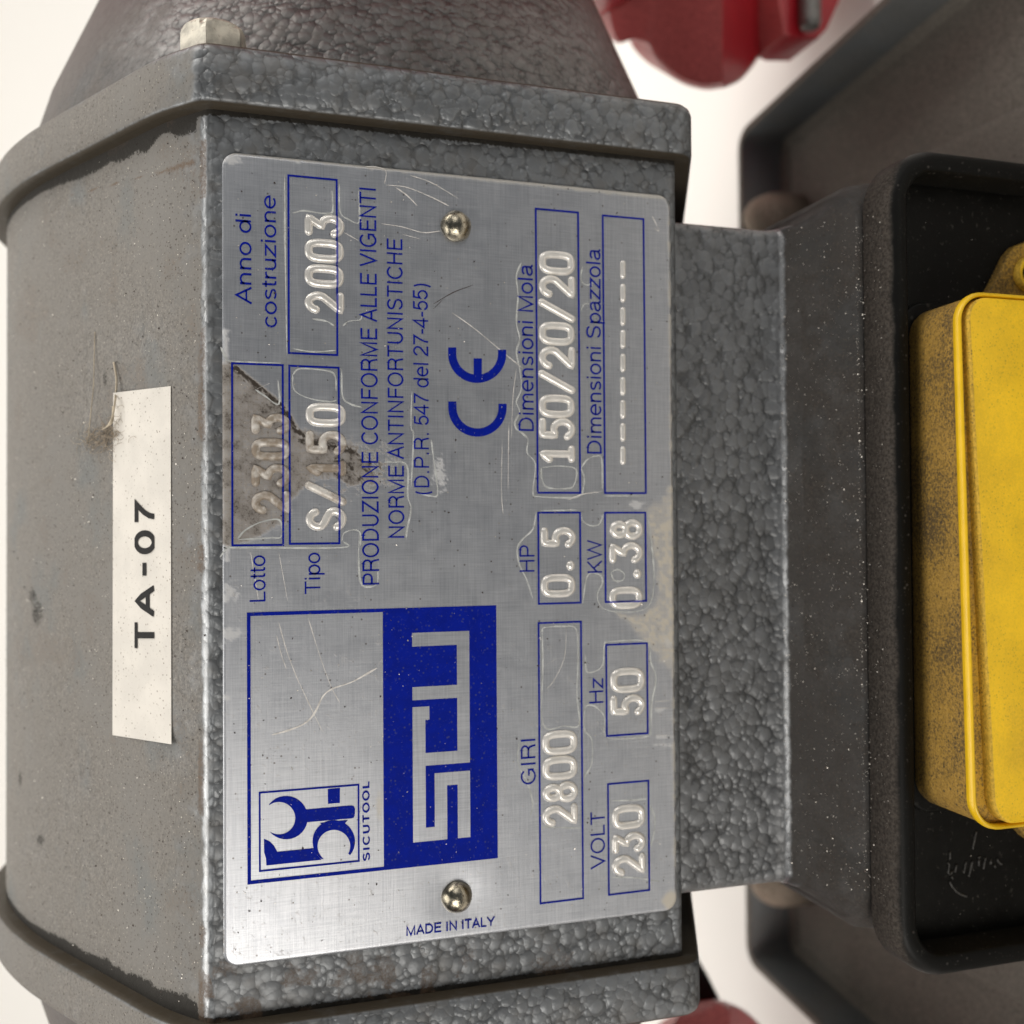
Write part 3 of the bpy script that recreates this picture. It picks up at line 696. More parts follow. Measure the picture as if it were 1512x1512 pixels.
# ---- lettering: stroke alphabet, 1000 units to the em, capitals 718 high
def A(cx, cy, rx, ry, a0, a1, n=14):
    return [(cx + rx * math.cos(math.radians(a0 + (a1 - a0) * k / n)), cy + ry * math.sin(math.radians(a0 + (a1 - a0) * k / n))) for k in range(n + 1)]
G = {
 'A': (667, [[(45, 0), (334, 700), (622, 0)], [(150, 240), (518, 240)]]),
 'C': (722, [A(385, 359, 300, 330, 38, 322, 26)]),
 'D': (722, [[(120, 38), (120, 680), (330, 680)] + A(330, 359, 300, 321, 90, -90, 18) + [(120, 38)]]),
 'E': (667, [[(615, 680), (125, 680), (125, 38), (620, 38)], [(125, 375), (580, 375)]]),
 'F': (611, [[(580, 680), (120, 680), (120, 0)], [(120, 355), (530, 355)]]),
 'G': (778, [A(390, 359, 305, 330, 42, 318, 26) + [(668, 130), (668, 330), (420, 330)]]),
 'H': (722, [[(120, 0), (120, 718)], [(602, 0), (602, 718)], [(120, 380), (602, 380)]]),
 'I': (278, [[(139, 0), (139, 718)]]),
 'K': (667, [[(120, 0), (120, 718)], [(600, 718), (130, 250)], [(290, 410), (620, 0)]]),
 'L': (556, [[(118, 718), (118, 38), (530, 38)]]),
 'M': (833, [[(115, 0), (115, 690), (416, 30), (718, 690), (718, 0)]]),
 'N': (722, [[(118, 0), (118, 680), (604, 38), (604, 718)]]),
 'O': (778, [A(389, 359, 310, 330, 0, 360, 32)]),
 'P': (667, [[(125, 0), (125, 680), (410, 680)] + A(410, 500, 185, 180, 90, -90, 14) + [(125, 320)]]),
 'R': (722, [[(125, 0), (125, 680), (430, 680)] + A(430, 515, 185, 165, 90, -90, 14) + [(125, 350)], [(430, 350), (560, 300), (600, 180), (640, 0)]]),
 'S': (667, [A(334, 530, 225, 155, 15, 180, 14) + [(115, 490), (160, 430)] + [(480, 335), (550, 270)] + A(340, 195, 225, 160, 8, -172, 16)]),
 'T': (611, [[(20, 680), (590, 680)], [(305, 680), (305, 0)]]),
 'U': (722, [[(122, 718), (122, 260)] + A(361, 260, 239, 228, 180, 360, 18) + [(600, 718)]]),
 'V': (667, [[(45, 718), (334, 30), (622, 718)]]),
 'W': (944, [[(45, 718), (250, 30), (472, 690), (694, 30), (900, 718)]]),
 'Y': (667, [[(40, 718), (334, 300), (627, 718)], [(334, 300), (334, 0)]]),
 'Z': (611, [[(50, 680), (550, 680), (55, 38), (570, 38)]]),
 'a': (556, [A(270, 375, 165, 115, 165, 60, 8) + [(400, 470), (430, 400), (430, 90), (470, 36), (530, 45)], [(430, 300), (250, 270)] + A(225, 150, 145, 115, 90, 270, 12) + [(330, 40), (430, 150)]]),
 'c': (500, [A(265, 262, 200, 240, 40, 320, 22)]),
 'd': (556, [[(455, 718), (455, 0)], A(255, 262, 195, 240, 0, 360, 26)]),
 'e': (556, [[(62, 280), (495, 280)] + A(280, 270, 215, 235, 8, 315, 24)]),
 'i': (222, [[(111, 0), (111, 523)], [(111, 620), (111, 718)]]),
 'l': (222, [[(111, 0), (111, 718)]]),
 'm': (833, [[(105, 0), (105, 523)], [(105, 330)] + A(262, 330, 157, 165, 150, 0, 10) + [(419, 0)], [(419, 330)] + A(576, 330, 152, 165, 150, 0, 10) + [(728, 0)]]),
 'n': (556, [[(105, 0), (105, 523)], [(105, 320)] + A(277, 320, 170, 175, 150, 0, 10) + [(447, 0)]]),
 'o': (556, [A(278, 262, 208, 240, 0, 360, 28)]),
 'p': (556, [[(100, -207), (100, 523)], A(302, 262, 195, 240, 0, 360, 26)]),
 'r': (333, [[(105, 0), (105, 523)], [(105, 330), (150, 440), (220, 480), (325, 485)]]),
 's': (500, [A(250, 395, 155, 105, 20, 180, 10) + [(105, 350), (170, 300), (330, 250), (400, 205)] + A(255, 135, 165, 100, 30, -165, 14)]),
 't': (278, [[(125, 665), (125, 110), (150, 40), (255, 35)], [(15, 490), (255, 490)]]),
 'u': (556, [[(105, 523), (105, 200)] + A(275, 200, 170, 172, 180, 330, 10) + [(447, 200)], [(447, 523), (447, 0)]]),
 'z': (500, [[(40, 488), (445, 488), (45, 36), (465, 36)]]),
 '0': (556, [A(278, 345, 205, 325, 0, 360, 30)]),
 '2': (556, [A(275, 490, 205, 185, 170, -20, 16) + [(420, 350), (120, 130), (65, 38), (515, 38)]]),
 '4': (556, [[(385, 0), (385, 680), (45, 205), (525, 205)]]),
 '5': (556, [[(480, 665), (150, 665), (100, 360)] + A(275, 240, 205, 205, 135, -160, 20)]),
 '7': (556, [[(45, 665), (500, 665), (330, 400), (220, 180), (190, 0)]]),
 '.': (278, [[(139, 0), (139, 95)]]), '-': (333, [[(45, 270), (290, 270)]]),
 '(': (333, [A(420, 260, 330, 560, 135, 225, 14)]), ')': (333, [A(-85, 260, 330, 560, 45, -45, 14)]),
 ' ': (278, []),
}
def ribbon(pl, w):
    pl = np.asarray(pl, float); n = len(pl); closed = np.linalg.norm(pl[0] - pl[-1]) < 1e-6 * (1 + np.abs(pl).max())
    if closed: pl = pl[:-1]; n -= 1
    V = []
    for i in range(n):
        a = pl[i - 1] if (i > 0 or closed) else None; b = pl[(i + 1) % n] if (i < n - 1 or closed) else None
        e1 = (pl[i] - a) if a is not None else (b - pl[i]); e2 = (b - pl[i]) if b is not None else e1
        e1 = e1 / (np.linalg.norm(e1) + 1e-12); e2 = e2 / (np.linalg.norm(e2) + 1e-12)
        n1 = np.array([-e1[1], e1[0]]); n2 = np.array([-e2[1], e2[0]]); mm = n1 + n2; l = np.linalg.norm(mm)
        mm = n1 if l < 1e-6 else mm / l; k = 1 / max(.42, mm @ n1)
        V += [pl[i] + mm * w / 2 * k, pl[i] - mm * w / 2 * k]
    F = [(2 * i, 2 * i + 1, 2 * i + 3, 2 * i + 2) for i in range(n - 1)]
    if closed: F.append((2 * n - 2, 2 * n - 1, 1, 0))
    return np.array(V), F
def text2d(s, weight, track=0):
    parts = []; x = 0
    for ch in s:
        w_, st = G[ch]
        for p in st:
            v, f = ribbon(p, weight); parts.append((v + np.array([x, 0]), f))
        x += w_ + track
    v, f = join([(np.c_[a, np.zeros(len(a))], b) for a, b in parts]); return v[:, :2], f
YPR = -.00006
def print_text(s, a, b, cap, weight=88, track=0, cap_units=718, mat=None):
    """text from image point a to b (base line), cap = image point above a at capital height"""
    v, f = text2d(s, weight, track); xa, xb = v[:, 0].min(), v[:, 0].max()
    A0, B0, C0 = [on_y(*p, YPR) for p in (a, b, cap)]
    u = (B0 - A0) / (xb - xa); w_ = (C0 - A0) / cap_units
    # keep the capitals upright: drop the part of w along u
    un = u / np.linalg.norm(u); w_ = w_ - un * (w_ @ un)
    V = A0 + np.outer(v[:, 0] - xa, u) + np.outer(v[:, 1], w_); V[:, 1] = YPR - rng.uniform(0, 2e-6)
    return mk('printed_text', V, f, mat or M_blue, plate, smooth=False)
print_text('Anno di', (371.5, 449.5), (370.5, 317), (348.5, 449.5), 80)
print_text('costruzione', (408.6, 484), (407, 289), (386, 484), 80)
print_text('PRODUZIONE CONFORME ALLE VIGENTI', (560, 863), (555, 279), (535.5, 863), 84)
print_text('NORME ANTINFORTUNISTICHE', (597, 794), (594, 353.5), (574, 794), 84)
print_text('(D.P.R. 547 del 27-4-55)', (634, 730), (631.5, 419.5), (611.7, 730), 80)
print_text('Lotto', (392, 888), (391.5, 820), (368.6, 888), 78)
print_text('Tipo', (473, 876.5), (472.5, 816), (450, 876.5), 78)
print_text('Dimensioni Mola', (788.2, 636.5), (786.6, 391), (766, 636.5), 78)
print_text('Dimensioni Spazzola', (888.4, 670), (886.5, 368), (867, 670), 78)
print_text('HP', (789.3, 844), (789, 805), (767.3, 844), 74)
print_text('KW', (889, 845.5), (888.5, 797), (867.6, 845.5), 70)
print_text('GIRI', (791, 1157.5), (790.5, 1091), (769.5, 1157.5), 74)
print_text('Hz', (891, 1037.6), (890.7, 999.4), (870, 1037.6), 74)
print_text('VOLT', (893.5, 1281.7), (892.8, 1197.7), (872.5, 1281.7), 74)
print_text('MADE IN ITALY', (600, 1382), (731, 1366.5), (599, 1368.3), 118)
print_text('SICUTOOL', (546, 1270.5), (545, 1154), (536.2, 1270.5), 150, 130)

def frame(pts, wpx=2.9, name='printed_frame'):
    P3 = np.array([on_y(*p, YPR) for p in pts])[:, [0, 2]]
    xs_ = sorted(P3[:, 0]); zs_ = sorted(P3[:, 1]); xa, xb = np.mean(xs_[:2]), np.mean(xs_[2:]); za, zb = np.mean(zs_[:2]), np.mean(zs_[2:])
    w_ = wpx * .0000845
    v, f = ribbon([(xa, za), (xb, za), (xb, zb), (xa, zb), (xa, za)], w_)
    mk(name, xz(v, YPR - 4e-6), f, M_blue, plate, smooth=False)
    return xa, xb, za, zb
BX = {}
BX['year'] = frame([(424.8, 258.8), (496.7, 265.5), (498.6, 524.8), (427.6, 520.7)])
BX['lot'] = frame([(342.6, 536), (417.6, 539.5), (418, 805), (343.3, 805)])
BX['type'] = frame([(427, 540), (499.8, 543), (501.4, 802.6), (428.3, 802.6)])
BX['mola'] = frame([(791, 308), (853.6, 313.8), (856.8, 727.3), (794.2, 728)])
BX['spaz'] = frame([(890.9, 318), (950.8, 323.6), (953.3, 728), (892.6, 728)])
BX['hp'] = frame([(794.7, 756.6), (856.8, 757.4), (857.3, 889.5), (795.7, 892)])
BX['kw'] = frame([(893.3, 757), (953.3, 757), (954, 887), (894.5, 889.3)])
BX['giri'] = frame([(795, 920), (858, 918), (861, 1326), (798.4, 1334.5)])
BX['hz'] = frame([(894.8, 952), (955, 950), (957, 1082.7), (896.4, 1086.8)])
BX['volt'] = frame([(898, 1157.3), (957.6, 1153.3), (958.8, 1313.7), (899, 1322)])

def flat(name, polys, y, mat):
    """polygons given in image points, laid flat on the plate"""
    parts = []
    for p in polys:
        v = np.array([on_y(*a, y) for a in p]); parts.append((v, [tuple(range(len(v)))]))
    V, F = join(parts); return mk(name, V, F, mat, plate, smooth=False)
def c3(x, y): return (340 + x / 3.436, 880 + y / 3.436)
def rect_pl(a, b, y, name, mat):
    """upright rectangle between two opposite image corners"""
    A0, B0 = on_y(*a, y), on_y(*b, y)
    v = np.array([(A0[0], y, A0[2]), (A0[0], y, B0[2]), (B0[0], y, B0[2]), (B0[0], y, A0[2])])
    return v, [(0, 1, 2, 3)]
# outer frame of the emblem block
_f = [on_y(*p, YPR) for p in ((363.9, 905.3), (733.5, 893), (734.4, 1266.5), (366, 1307))]
lx0 = (_f[2][0] + _f[3][0]) / 2; lx1 = (_f[0][0] + _f[1][0]) / 2; lz1 = (_f[0][2] + _f[3][2]) / 2; lz0 = (_f[1][2] + _f[2][2]) / 2
zi = on_y(370.3, 1100, YPR)[2]; zm = on_y(566, 1090, YPR)[2]; t5 = .00044
def bar(xa, xb, za, zb, y): return np.array([(xa, y, za), (xb, y, za), (xb, y, zb), (xa, y, zb)]), [(0, 1, 2, 3)]
V, F = join([bar(lx0, lx1, lz0, zm, YPR), bar(lx0, lx1, zi, lz1, YPR), bar(lx0, lx0 + t5, zm, zi, YPR), bar(lx1 - t5, lx1, zm, zi, YPR)])
mk('printed_emblem', V, F, M_blue, plate, smooth=False)
# bare metal letters left open in the blue field
def cp(x, y): p = on_y(*c3(x, y), YPR); return p[0], p[2]
zc = [cp(925, 700)[1], cp(990, 700)[1], cp(1037, 1000)[1], cp(1100, 1000)[1], cp(1152, 700)[1], cp(1215, 700)[1], cp(1010, 590)[1]]
xr = lambda y: cp(1070, y)[0]
Xs = {k: xr(v) for k, v in dict(u0=182, u1=251, u2=455, u3=521, c0=556, c0b=623, c1=791, c2=855, s0=897, s1=963, sb=1168, s2=1237, sr=1222).items()}
yb2 = YPR - .00002
L = [bar(Xs['u1'], Xs['u0'], zc[5], zc[0], yb2), bar(Xs['u3'], Xs['u2'], zc[4], zc[0], yb2 - 1e-6), bar(Xs['c2'], Xs['u1'], zc[5], zc[4], yb2 - 2e-6),
     bar(Xs['c2'], Xs['c1'], zc[4], zc[0], yb2), bar(Xs['c1'], Xs['c0'], zc[1], zc[0], yb2), bar(Xs['c0b'], Xs['c0'], zc[6], zc[1], yb2),
     bar(Xs['s2'], Xs['c2'], zc[1], zc[0], yb2), bar(Xs['s2'], Xs['sb'], zc[3], zc[1], yb2), bar(Xs['sb'], Xs['s1'], zc[3], zc[2], yb2),
     bar(Xs['s1'], Xs['s0'], zc[5], zc[2], yb2), bar(Xs['s2'], Xs['s1'], zc[5], zc[4], yb2)]
V, F = join(L); mk('bare_metal_letter', V, F, M_alu_print, plate, smooth=False)
# small wrench emblem
def c7(x, y): return (340 + x / 5.815, 1130 + y / 5.815)
frame([c7(250, 240), c7(1102, 163), c7(1103, 820), c7(257, 910)], 2.7)
def crescent(oc, ro, ic, ri, a0, a1, b0, b1, n=26):
    out = [(oc[0] + ro * math.cos(math.radians(a0 + (a1 - a0) * k / n)), oc[1] + ro * math.sin(math.radians(a0 + (a1 - a0) * k / n))) for k in range(n + 1)]
    inn = [(ic[0] + ri * math.cos(math.radians(b0 + (b1 - b0) * k / n)), ic[1] + ri * math.sin(math.radians(b0 + (b1 - b0) * k / n))) for k in range(n + 1)]
    return out, inn
parts = []
def strip(o_, i_, dy):
    v = np.array([on_y(*c7(*p), YPR - dy) for p in o_ + i_]); n = len(o_)
    parts.append((v, [(k, k + 1, n + k + 1, n + k) for k in range(n - 1)]))
o_, i_ = crescent((480, 450), 186, (418, 455), 140, 219, 500, 233, 485)
strip(o_, i_, 0)
o_, i_ = crescent((889, 655), 183, (890, 695), 140, 125, 400, 128, 388)
strip(o_, i_, 1e-6)
def pg(p, dy): 
    v = np.array([on_y(*c7(*a), YPR - dy) for a in p]); parts.append((v, [tuple(range(len(v)))]))
pg([(600, 385), (1040, 345), (1062, 352), (1072, 375), (1070, 430), (1060, 450), (1040, 456), (600, 494)], 2e-6)
pg([(838, 205), (942, 195), (942, 324), (838, 331)], 0)
pg([(770, 495), (1010, 470), (985, 500), (800, 520)], 3e-6)
pg([(290, 632), (340, 655), (375, 690), (405, 745), (400, 852), (310, 861), (306, 800), (290, 745)], 0)
pg([(395, 745), (720, 712), (745, 770), (785, 812), (395, 852)], 3e-6)
V, F = join(parts); mk('printed_emblem', V, F, M_blue, plate, smooth=False)
# CE mark
def c4(x, y): return (640 + x / 4.086, 280 + y / 4.086)
parts = []
def arcmark(cx, cy, r, y_open):
    o_ = [(cx - r, y_open)] + [(cx + r * math.cos(math.radians(t)), cy + r * math.sin(math.radians(t))) for t in np.linspace(180, 0, 30)] + [(cx + r, y_open + 14)]
    ri = r - 49; i_ = [(cx - ri, y_open)] + [(cx + ri * math.cos(math.radians(t)), cy + ri * math.sin(math.radians(t))) for t in np.linspace(180, 0, 30)] + [(cx + ri, y_open + 14)]
    v = np.array([on_y(*c4(*p), YPR) for p in o_ + i_]); n = len(o_); parts.append((v, [(k, k + 1, n + k + 1, n + k) for k in range(n - 1)]))
arcmark(264, 991, 175, 952); arcmark(266, 1314, 176, 1278)
v = np.array([on_y(*c4(*p), YPR - 2e-6) for p in ((243, 1018), (292, 1018), (292, 1130), (243, 1130))]); parts.append((v, [(0, 1, 2, 3)]))
V, F = join(parts); mk('printed_mark', V, F, M_blue, plate, smooth=False)

# ---- stamped figures: half-round ridges raised from the sheet
def m_emboss():
    s = NT('stamped_aluminium'); o = s.xyz(s.co)
    n1 = s.noise(700, 4).outputs[0]; base = s.mix(s.ramp(n1, .35, .7), C4(.80, .77, .72), C4(.90, .87, .82))
    gl = s.attr('soot'); base = s.mix(s.ramp(s.math('ADD', gl, s.math('MULTIPLY', s.math('SUBTRACT', n1, .5), .9)), .25, .8), base, C4(.30, .245, .19))
    mask = None
    def near(sock, v, hw=.00013):
        return s.math('LESS_THAN', s.math('ABSOLUTE', s.math('SUBTRACT', sock, v)), hw)
    zl = [BX['lot'][2] + ZB, BX['type'][3] + ZB, BX['type'][2] + ZB, BX['year'][2] + ZB]
    xr_ = [(BX['lot'][0], BX['lot'][1]), (BX['type'][0], BX['type'][1]), (BX['type'][0], BX['type'][1]), (BX['year'][0], BX['year'][1])]
    for z, (a, b) in zip(zl, xr_):
        k = s.math('MULTIPLY', near(o[2], z), s.math('MULTIPLY', s.math('GREATER_THAN', o[0], a), s.math('LESS_THAN', o[0], b)))
        mask = k if mask is None else s.math('MAXIMUM', mask, k)
    k = s.math('MULTIPLY', near(o[0], BX['kw'][0]), s.math('LESS_THAN', o[2], BX['kw'][3] + ZB + .0002)); mask = s.math('MAXIMUM', mask, k)
    base = s.mix(s.math('MULTIPLY', mask, .9), base, C4(.002, .013, .33)); 
    s.out(base, s.mixf(gl, .30, .7), s.mixf(s.math('MAXIMUM', mask, gl), .5, .1), s.bump(s.noise(1500, 2).outputs[0], .00006, .5)); return s.m
M_emb = m_emboss()
E_ = {
 '0': [[(50 + 36 * np.sign(math.cos(t)) * abs(math.cos(t)) ** .62, 50 + 46 * np.sign(math.sin(t)) * abs(math.sin(t)) ** .62) for t in np.linspace(PI / 2, PI / 2 + 2 * PI, 33)]],
 '1': [[(18, 74), (50, 96), (50, 3)], [(22, 3), (78, 3)]],
 '2': [A(50, 68, 34, 28, 165, -30, 12) + [(68, 44), (18, 3), (86, 3)]],
 '3': [[(16, 96), (80, 96), (44, 58)] + A(48, 30, 36, 28, 80, -160, 16)],
 '5': [[(82, 96), (24, 96), (20, 56)] + A(48, 31, 36, 29, 120, -150, 18)],
 '8': [A(50, 73, 27, 22, 0, 360, 22), A(50, 27, 34, 25, 0, 360, 24)],
 '/': [[(8, 2), (92, 98)]], 'S': [A(50, 72, 33, 24, 20, 200, 12) + [(30, 56), (70, 42)] + A(50, 26, 36, 24, 30, -160, 14)],
 '.': [[(48, 5), (52, 5)]], '-': [[(6, 50), (94, 50)]],
}
def halfround(path, hw, h):
    """a raised rounded ridge following a path in plate x,z"""
    path = np.asarray(path, float); closed = np.linalg.norm(path[0] - path[-1]) < 1e-9
    if not closed:
        t0 = path[0] - path[1]; t0 /= np.linalg.norm(t0); t1 = path[-1] - path[-2]; t1 /= np.linalg.norm(t1)
        caps0 = [path[0] + t0 * hw * c for c in (1, .87, .5)]; caps1 = [path[-1] + t1 * hw * c for c in (.5, .87, 1)]
        sc_ = [.06, .5, .87] + [1] * len(path) + [.87, .5, .06]; path = np.vstack([caps0, path, caps1])
    else: path = path[:-1]; sc_ = [1] * len(path)
    n = len(path); L = []
    for i in range(n):
        a = path[i - 1] if (i > 0 or closed) else path[i]; b = path[(i + 1) % n] if (i < n - 1 or closed) else path[i]
        t = b - a; t /= np.linalg.norm(t) + 1e-15; nn_ = np.array([-t[1], t[0]])
        row = []
        for k in range(9):
            a_ = PI * k / 8; u = math.cos(a_) * 1.0; hh = math.sin(a_) ** .75
            p = path[i] + nn_ * hw * u * sc_[i]; row.append((p[0], .00005 - h * hh * (sc_[i] ** .7), p[1]))
        L.append(row)
    V = np.array(L).reshape(-1, 3); F = []
    for i in range(n if closed else n - 1):
        j = (i + 1) % n
        for k in range(8): F.append((i * 9 + k, i * 9 + k + 1, j * 9 + k + 1, j * 9 + k))
    return V, F
def stamp(ch, ya, yb, xt, xb, soot=0.0, hw=.00054, name=None):
    """figure ch standing between image rows ya (left) and yb (right), columns xt (top) and xb (foot)"""
    A0 = on_y(xb, ya, 0); B0 = on_y(xb, yb, 0); C0 = on_y(xt, (ya + yb) / 2, 0)
    xa, xe = A0[0] + hw * .75, B0[0] - hw * .75; zb_, zt_ = A0[2] + hw * .75, C0[2] - hw * .75
    if ch in '.': xm = (xa + xe) / 2; 
    parts = []
    for st in E_[ch]:
        p = np.array(st, float) / 100
        k = np.stack([xa + (p[:, 0] - .14) / .72 * (xe - xa) if ch not in '/-.' else xa + p[:, 0] * (xe - xa), zb_ + (p[:, 1] - .03) / .94 * (zt_ - zb_)], 1)
        if ch == '.': k = np.array([[(A0[0] + B0[0]) / 2 - 2e-5, (A0[2] + C0[2]) / 2], [(A0[0] + B0[0]) / 2 + 2e-5, (A0[2] + C0[2]) / 2]])
        if ch == '-': k[:, 1] = (A0[2] + C0[2]) / 2
        closed = np.linalg.norm(k[0] - k[-1]) < 1e-9
        k = resample(k, .00025) if not closed else np.vstack([resample(k, .00025)])
        if closed: k[-1] = k[0]
        w_ = hw * (1.22 if ch == '.' else 1) ; parts.append(halfround(k, w_, .00048))
    V, F = join(parts); o = fix(mk('embossed_character', V, F, M_emb, plate))
    q_ = px_of(V); attr(o, 'soot', np.clip(soot * (.5 + 1.1 * fbm(q_[:, 0] / 6, q_[:, 1] / 6, 33)), 0, 1)); return o
for ch, a, b in (('2', 465, 433.5), ('0', 426, 394), ('0', 389, 356.5), ('3', 351, 319)): stamp(ch, a, b, 450.5, 507)
for ch, a, b in (('2', 759, 726), ('3', 718, 686), ('0', 679, 649), ('3', 641, 612)): stamp(ch, a, b, 372, 428, .6)
for ch, a, b, s_ in (('S', 783, 750, .05), ('/', 748, 710, .45), ('1', 703, 680, .7), ('5', 672, 637, .5), ('0', 630, 597, .1)): stamp(ch, a, b, 452, 510, s_)
for ch, a, b in (('1', 684, 657), ('5', 650, 618), ('0', 617, 584.5), ('/', 583, 547), ('2', 547, 513.5), ('0', 510.5, 478), ('/', 478, 443), ('2', 442, 409.5), ('0', 407, 374)): stamp(ch, a, b, 796, 848, .12)
for a, b in ((413, 385), (447.6, 419.5), (482, 453.8), (515.7, 487.5), (550.4, 522.3), (584.7, 556.6), (619, 590.3), (652.6, 624.5), (687, 658.7)): stamp('-', a, b, 910, 929, 0, .00042)
for ch, a, b in (('0', 880.5, 848), ('.', 849, 821), ('5', 808.5, 778.5)): stamp(ch, a, b, 836 if ch == '.' else 799, 849)
for ch, a, b in (('0', 897.5, 866.5), ('.', 861, 833), ('3', 830.5, 800.5), ('8', 796.5, 767)): stamp(ch, a, b, 934 if ch == '.' else 900, 948)
for ch, a, b in (('2', 1217, 1186.5), ('8', 1182.5, 1152.5), ('0', 1148.5, 1115), ('0', 1111.5, 1077.5)): stamp(ch, a, b, 801, 852, .1)
for ch, a, b in (('5', 1055, 1024.5), ('0', 1020.5, 985.5)): stamp(ch, a, b, 901.5, 951.5)
for ch, a, b in (('2', 1289.5, 1259.5), ('3', 1255.5, 1227), ('0', 1220.5, 1186.5)): stamp(ch, a, b, 904, 952)

# ---- rivets
for p in rv:
    c = on_y(*p, 0.0); L = []; a = np.linspace(0, 2 * PI, 32, endpoint=False)
    for k in range(9):
        t = k / 8 * PI / 2; r_ = .00205 * math.cos(t) + .00001; y = .0001 - .0016 * math.sin(t)
        jit = 1 + .02 * np.sin(a * 5 + k)
        L.append(np.stack([c[0] + r_ * jit * np.cos(a), np.full(32, y), c[2] + r_ * jit * np.sin(a)], 1))
    V, F = rings(L); fix(mk('rivet', V, F, M_rivet, plate))

# ---- lacquer edges and scratches lying on the plate
def strips(name, lines, wpx, mat, y, soft=True):
    parts = []
    for ln in lines:
        w_ = wpx
        if isinstance(ln[0], (int, float)): w_, ln = ln[0], ln[1]
        P2 = np.array([on_y(*p, y)[[0, 2]] for p in ln])
        if len(P2) > 2: P2 = catmull(P2, 5)
        else: P2 = resample(P2, .0012)
        n = len(P2); wv = w_ * .0000845 * (.55 + .9 * vnoise(np.arange(n) * .45 + len(parts) * 7.1, np.zeros(n), 5))
        wv[0] *= .3; wv[-1] *= .3
        t = np.gradient(P2, axis=0); t /= np.linalg.norm(t, axis=1)[:, None] + 1e-12; nn_ = np.stack([-t[:, 1], t[:, 0]], 1)
        a, b = P2 + nn_ * wv[:, None] / 2, P2 - nn_ * wv[:, None] / 2
        V = np.empty((2 * n, 3)); V[0::2] = xz(a, y - len(parts) * 4e-8); V[1::2] = xz(b, y - len(parts) * 4e-8)
        parts.append((V, [(2 * i, 2 * i + 1, 2 * i + 3, 2 * i + 2) for i in range(n - 1)]))
    V, F = join(parts); o = mk(name, V, F, mat, plate, smooth=False); o['kind'] = 'stuff'; return o
def k1(*p): return [(320 + a / 4.2, 210 + b / 4.2) for a, b in p]
def k2(*p): return [(320 + a / 4.2, 530 + b / 4.2) for a, b in p]
def k4(*p): return [(640 + a / 4.086, 280 + b / 4.086) for a, b in p]
def k5(*p): return [(640 + a / 4.086, 600 + b / 4.086) for a, b in p]
def k6(*p): return [(740 + a / 3.217, 890 + b / 3.217) for a, b in p]
def k3(*p): return [(340 + a / 3.436, 880 + b / 3.436) for a, b in p]
lac = [k1((470, 440), (540, 425), (640, 440), (700, 440), (720, 420), (715, 300)), k1((760, 260), (765, 430), (820, 480), (880, 500), (885, 420), (880, 300)),
       k1((590, 1095), (680, 1110), (730, 1140)), k1((780, 1140), (820, 1110), (890, 1100), (900, 1060)), k1((420, 200), (425, 700), (435, 1320)), k1((470, 1280), (600, 1300), (740, 1290)),
       k1((25, 1270), (60, 1340), (110, 1360), (400, 1370)),
       k2((470, 100), (480, 190), (560, 240), (690, 265), (745, 255)), k2((470, 100), (520, 60), (690, 75), (735, 110), (740, 200)), k2((775, 60), (780, 230), (830, 280), (900, 300)),
       k2((130, 1115), (180, 1060), (280, 1010), (390, 1000), (400, 1100), (330, 1110), (130, 1120)), k2((775, 1130), (790, 1080), (850, 1060), (890, 1080), (890, 1160)),
       k2((20, 1230), (60, 1180), (110, 1170), (770, 1170), (785, 1130)), k2((380, 130), (385, 280), (300, 230), (240, 190)),
       k2((1040, 640), (1090, 640), (1180, 660), (1185, 850), (1205, 930), (1180, 1060), (1175, 1110)), k2((885, 1080), (880, 1250), (900, 1400), (990, 1400), (1000, 1310)),
       k2((1210, 200), (1205, 420), (1220, 480), (1205, 800)), k2((1330, 500), (1345, 620), (1370, 830), (1330, 850), (1240, 830)),
       k5((490, 130), (540, 165), (570, 200), (565, 280), (615, 350), (600, 520), (640, 545), (850, 550), (890, 530)), k5((650, 370), (760, 360), (860, 380), (850, 470), (810, 495), (690, 490), (655, 440), (650, 370)),
       k5((890, 370), (930, 320), (980, 300), (1015, 320), (1020, 500)), k5((890, 370), (910, 440), (895, 540)), k5((620, 640), (600, 740), (540, 800), (505, 860), (520, 960), (560, 1040), (600, 1160)),
       k5((890, 650), (900, 690), (950, 720), (1000, 710), (1025, 650)), k5((900, 1190), (930, 1020), (1000, 1015), (1020, 1060), (990, 1130), (1000, 1190), (1050, 1230), (1180, 1240), (1280, 1220), (1320, 1150), (1330, 1000), (1310, 780), (1290, 650)),
       k5((640, 630), (880, 625)), k5((1030, 540), (1290, 540)), k5((1070, 1000), (1110, 985), (1150, 1010), (1140, 1050), (1090, 1050), (1070, 1000)),
       k4((530, 440), (500, 520), (510, 640), (500, 800), (520, 900), (500, 980), (520, 1080), (530, 1200), (500, 1280), (520, 1340), (490, 1420), (560, 1500)),
       k4((900, 460), (890, 540), (920, 575), (970, 560)), k4((890, 730), (910, 690), (940, 690)),
       k6((195, 140), (205, 118), (300, 112), (355, 125), (365, 240), (360, 440), (370, 580), (300, 585), (200, 580), (198, 300), (195, 140)), k6((400, 250), (410, 330), (480, 300), (490, 200), (520, 185), (690, 185), (710, 280), (735, 360), (715, 480), (710, 600), (690, 635), (505, 640), (490, 540), (440, 490), (400, 500), (395, 600), (430, 650), (430, 760), (395, 830)),
       k6((190, 1065), (290, 1068), (380, 1070)), k6((525, 940), (620, 938), (690, 932)), k6((525, 1305), (620, 1305), (700, 1315), (755, 1325)), k6((705, 960), (730, 1020), (725, 1100), (710, 1160)), k6((85, 660), (80, 760), (130, 870), (150, 960), (135, 1020))]
strips('lacquer_edge', lac, 2.3, M_lacquer, -.00003)
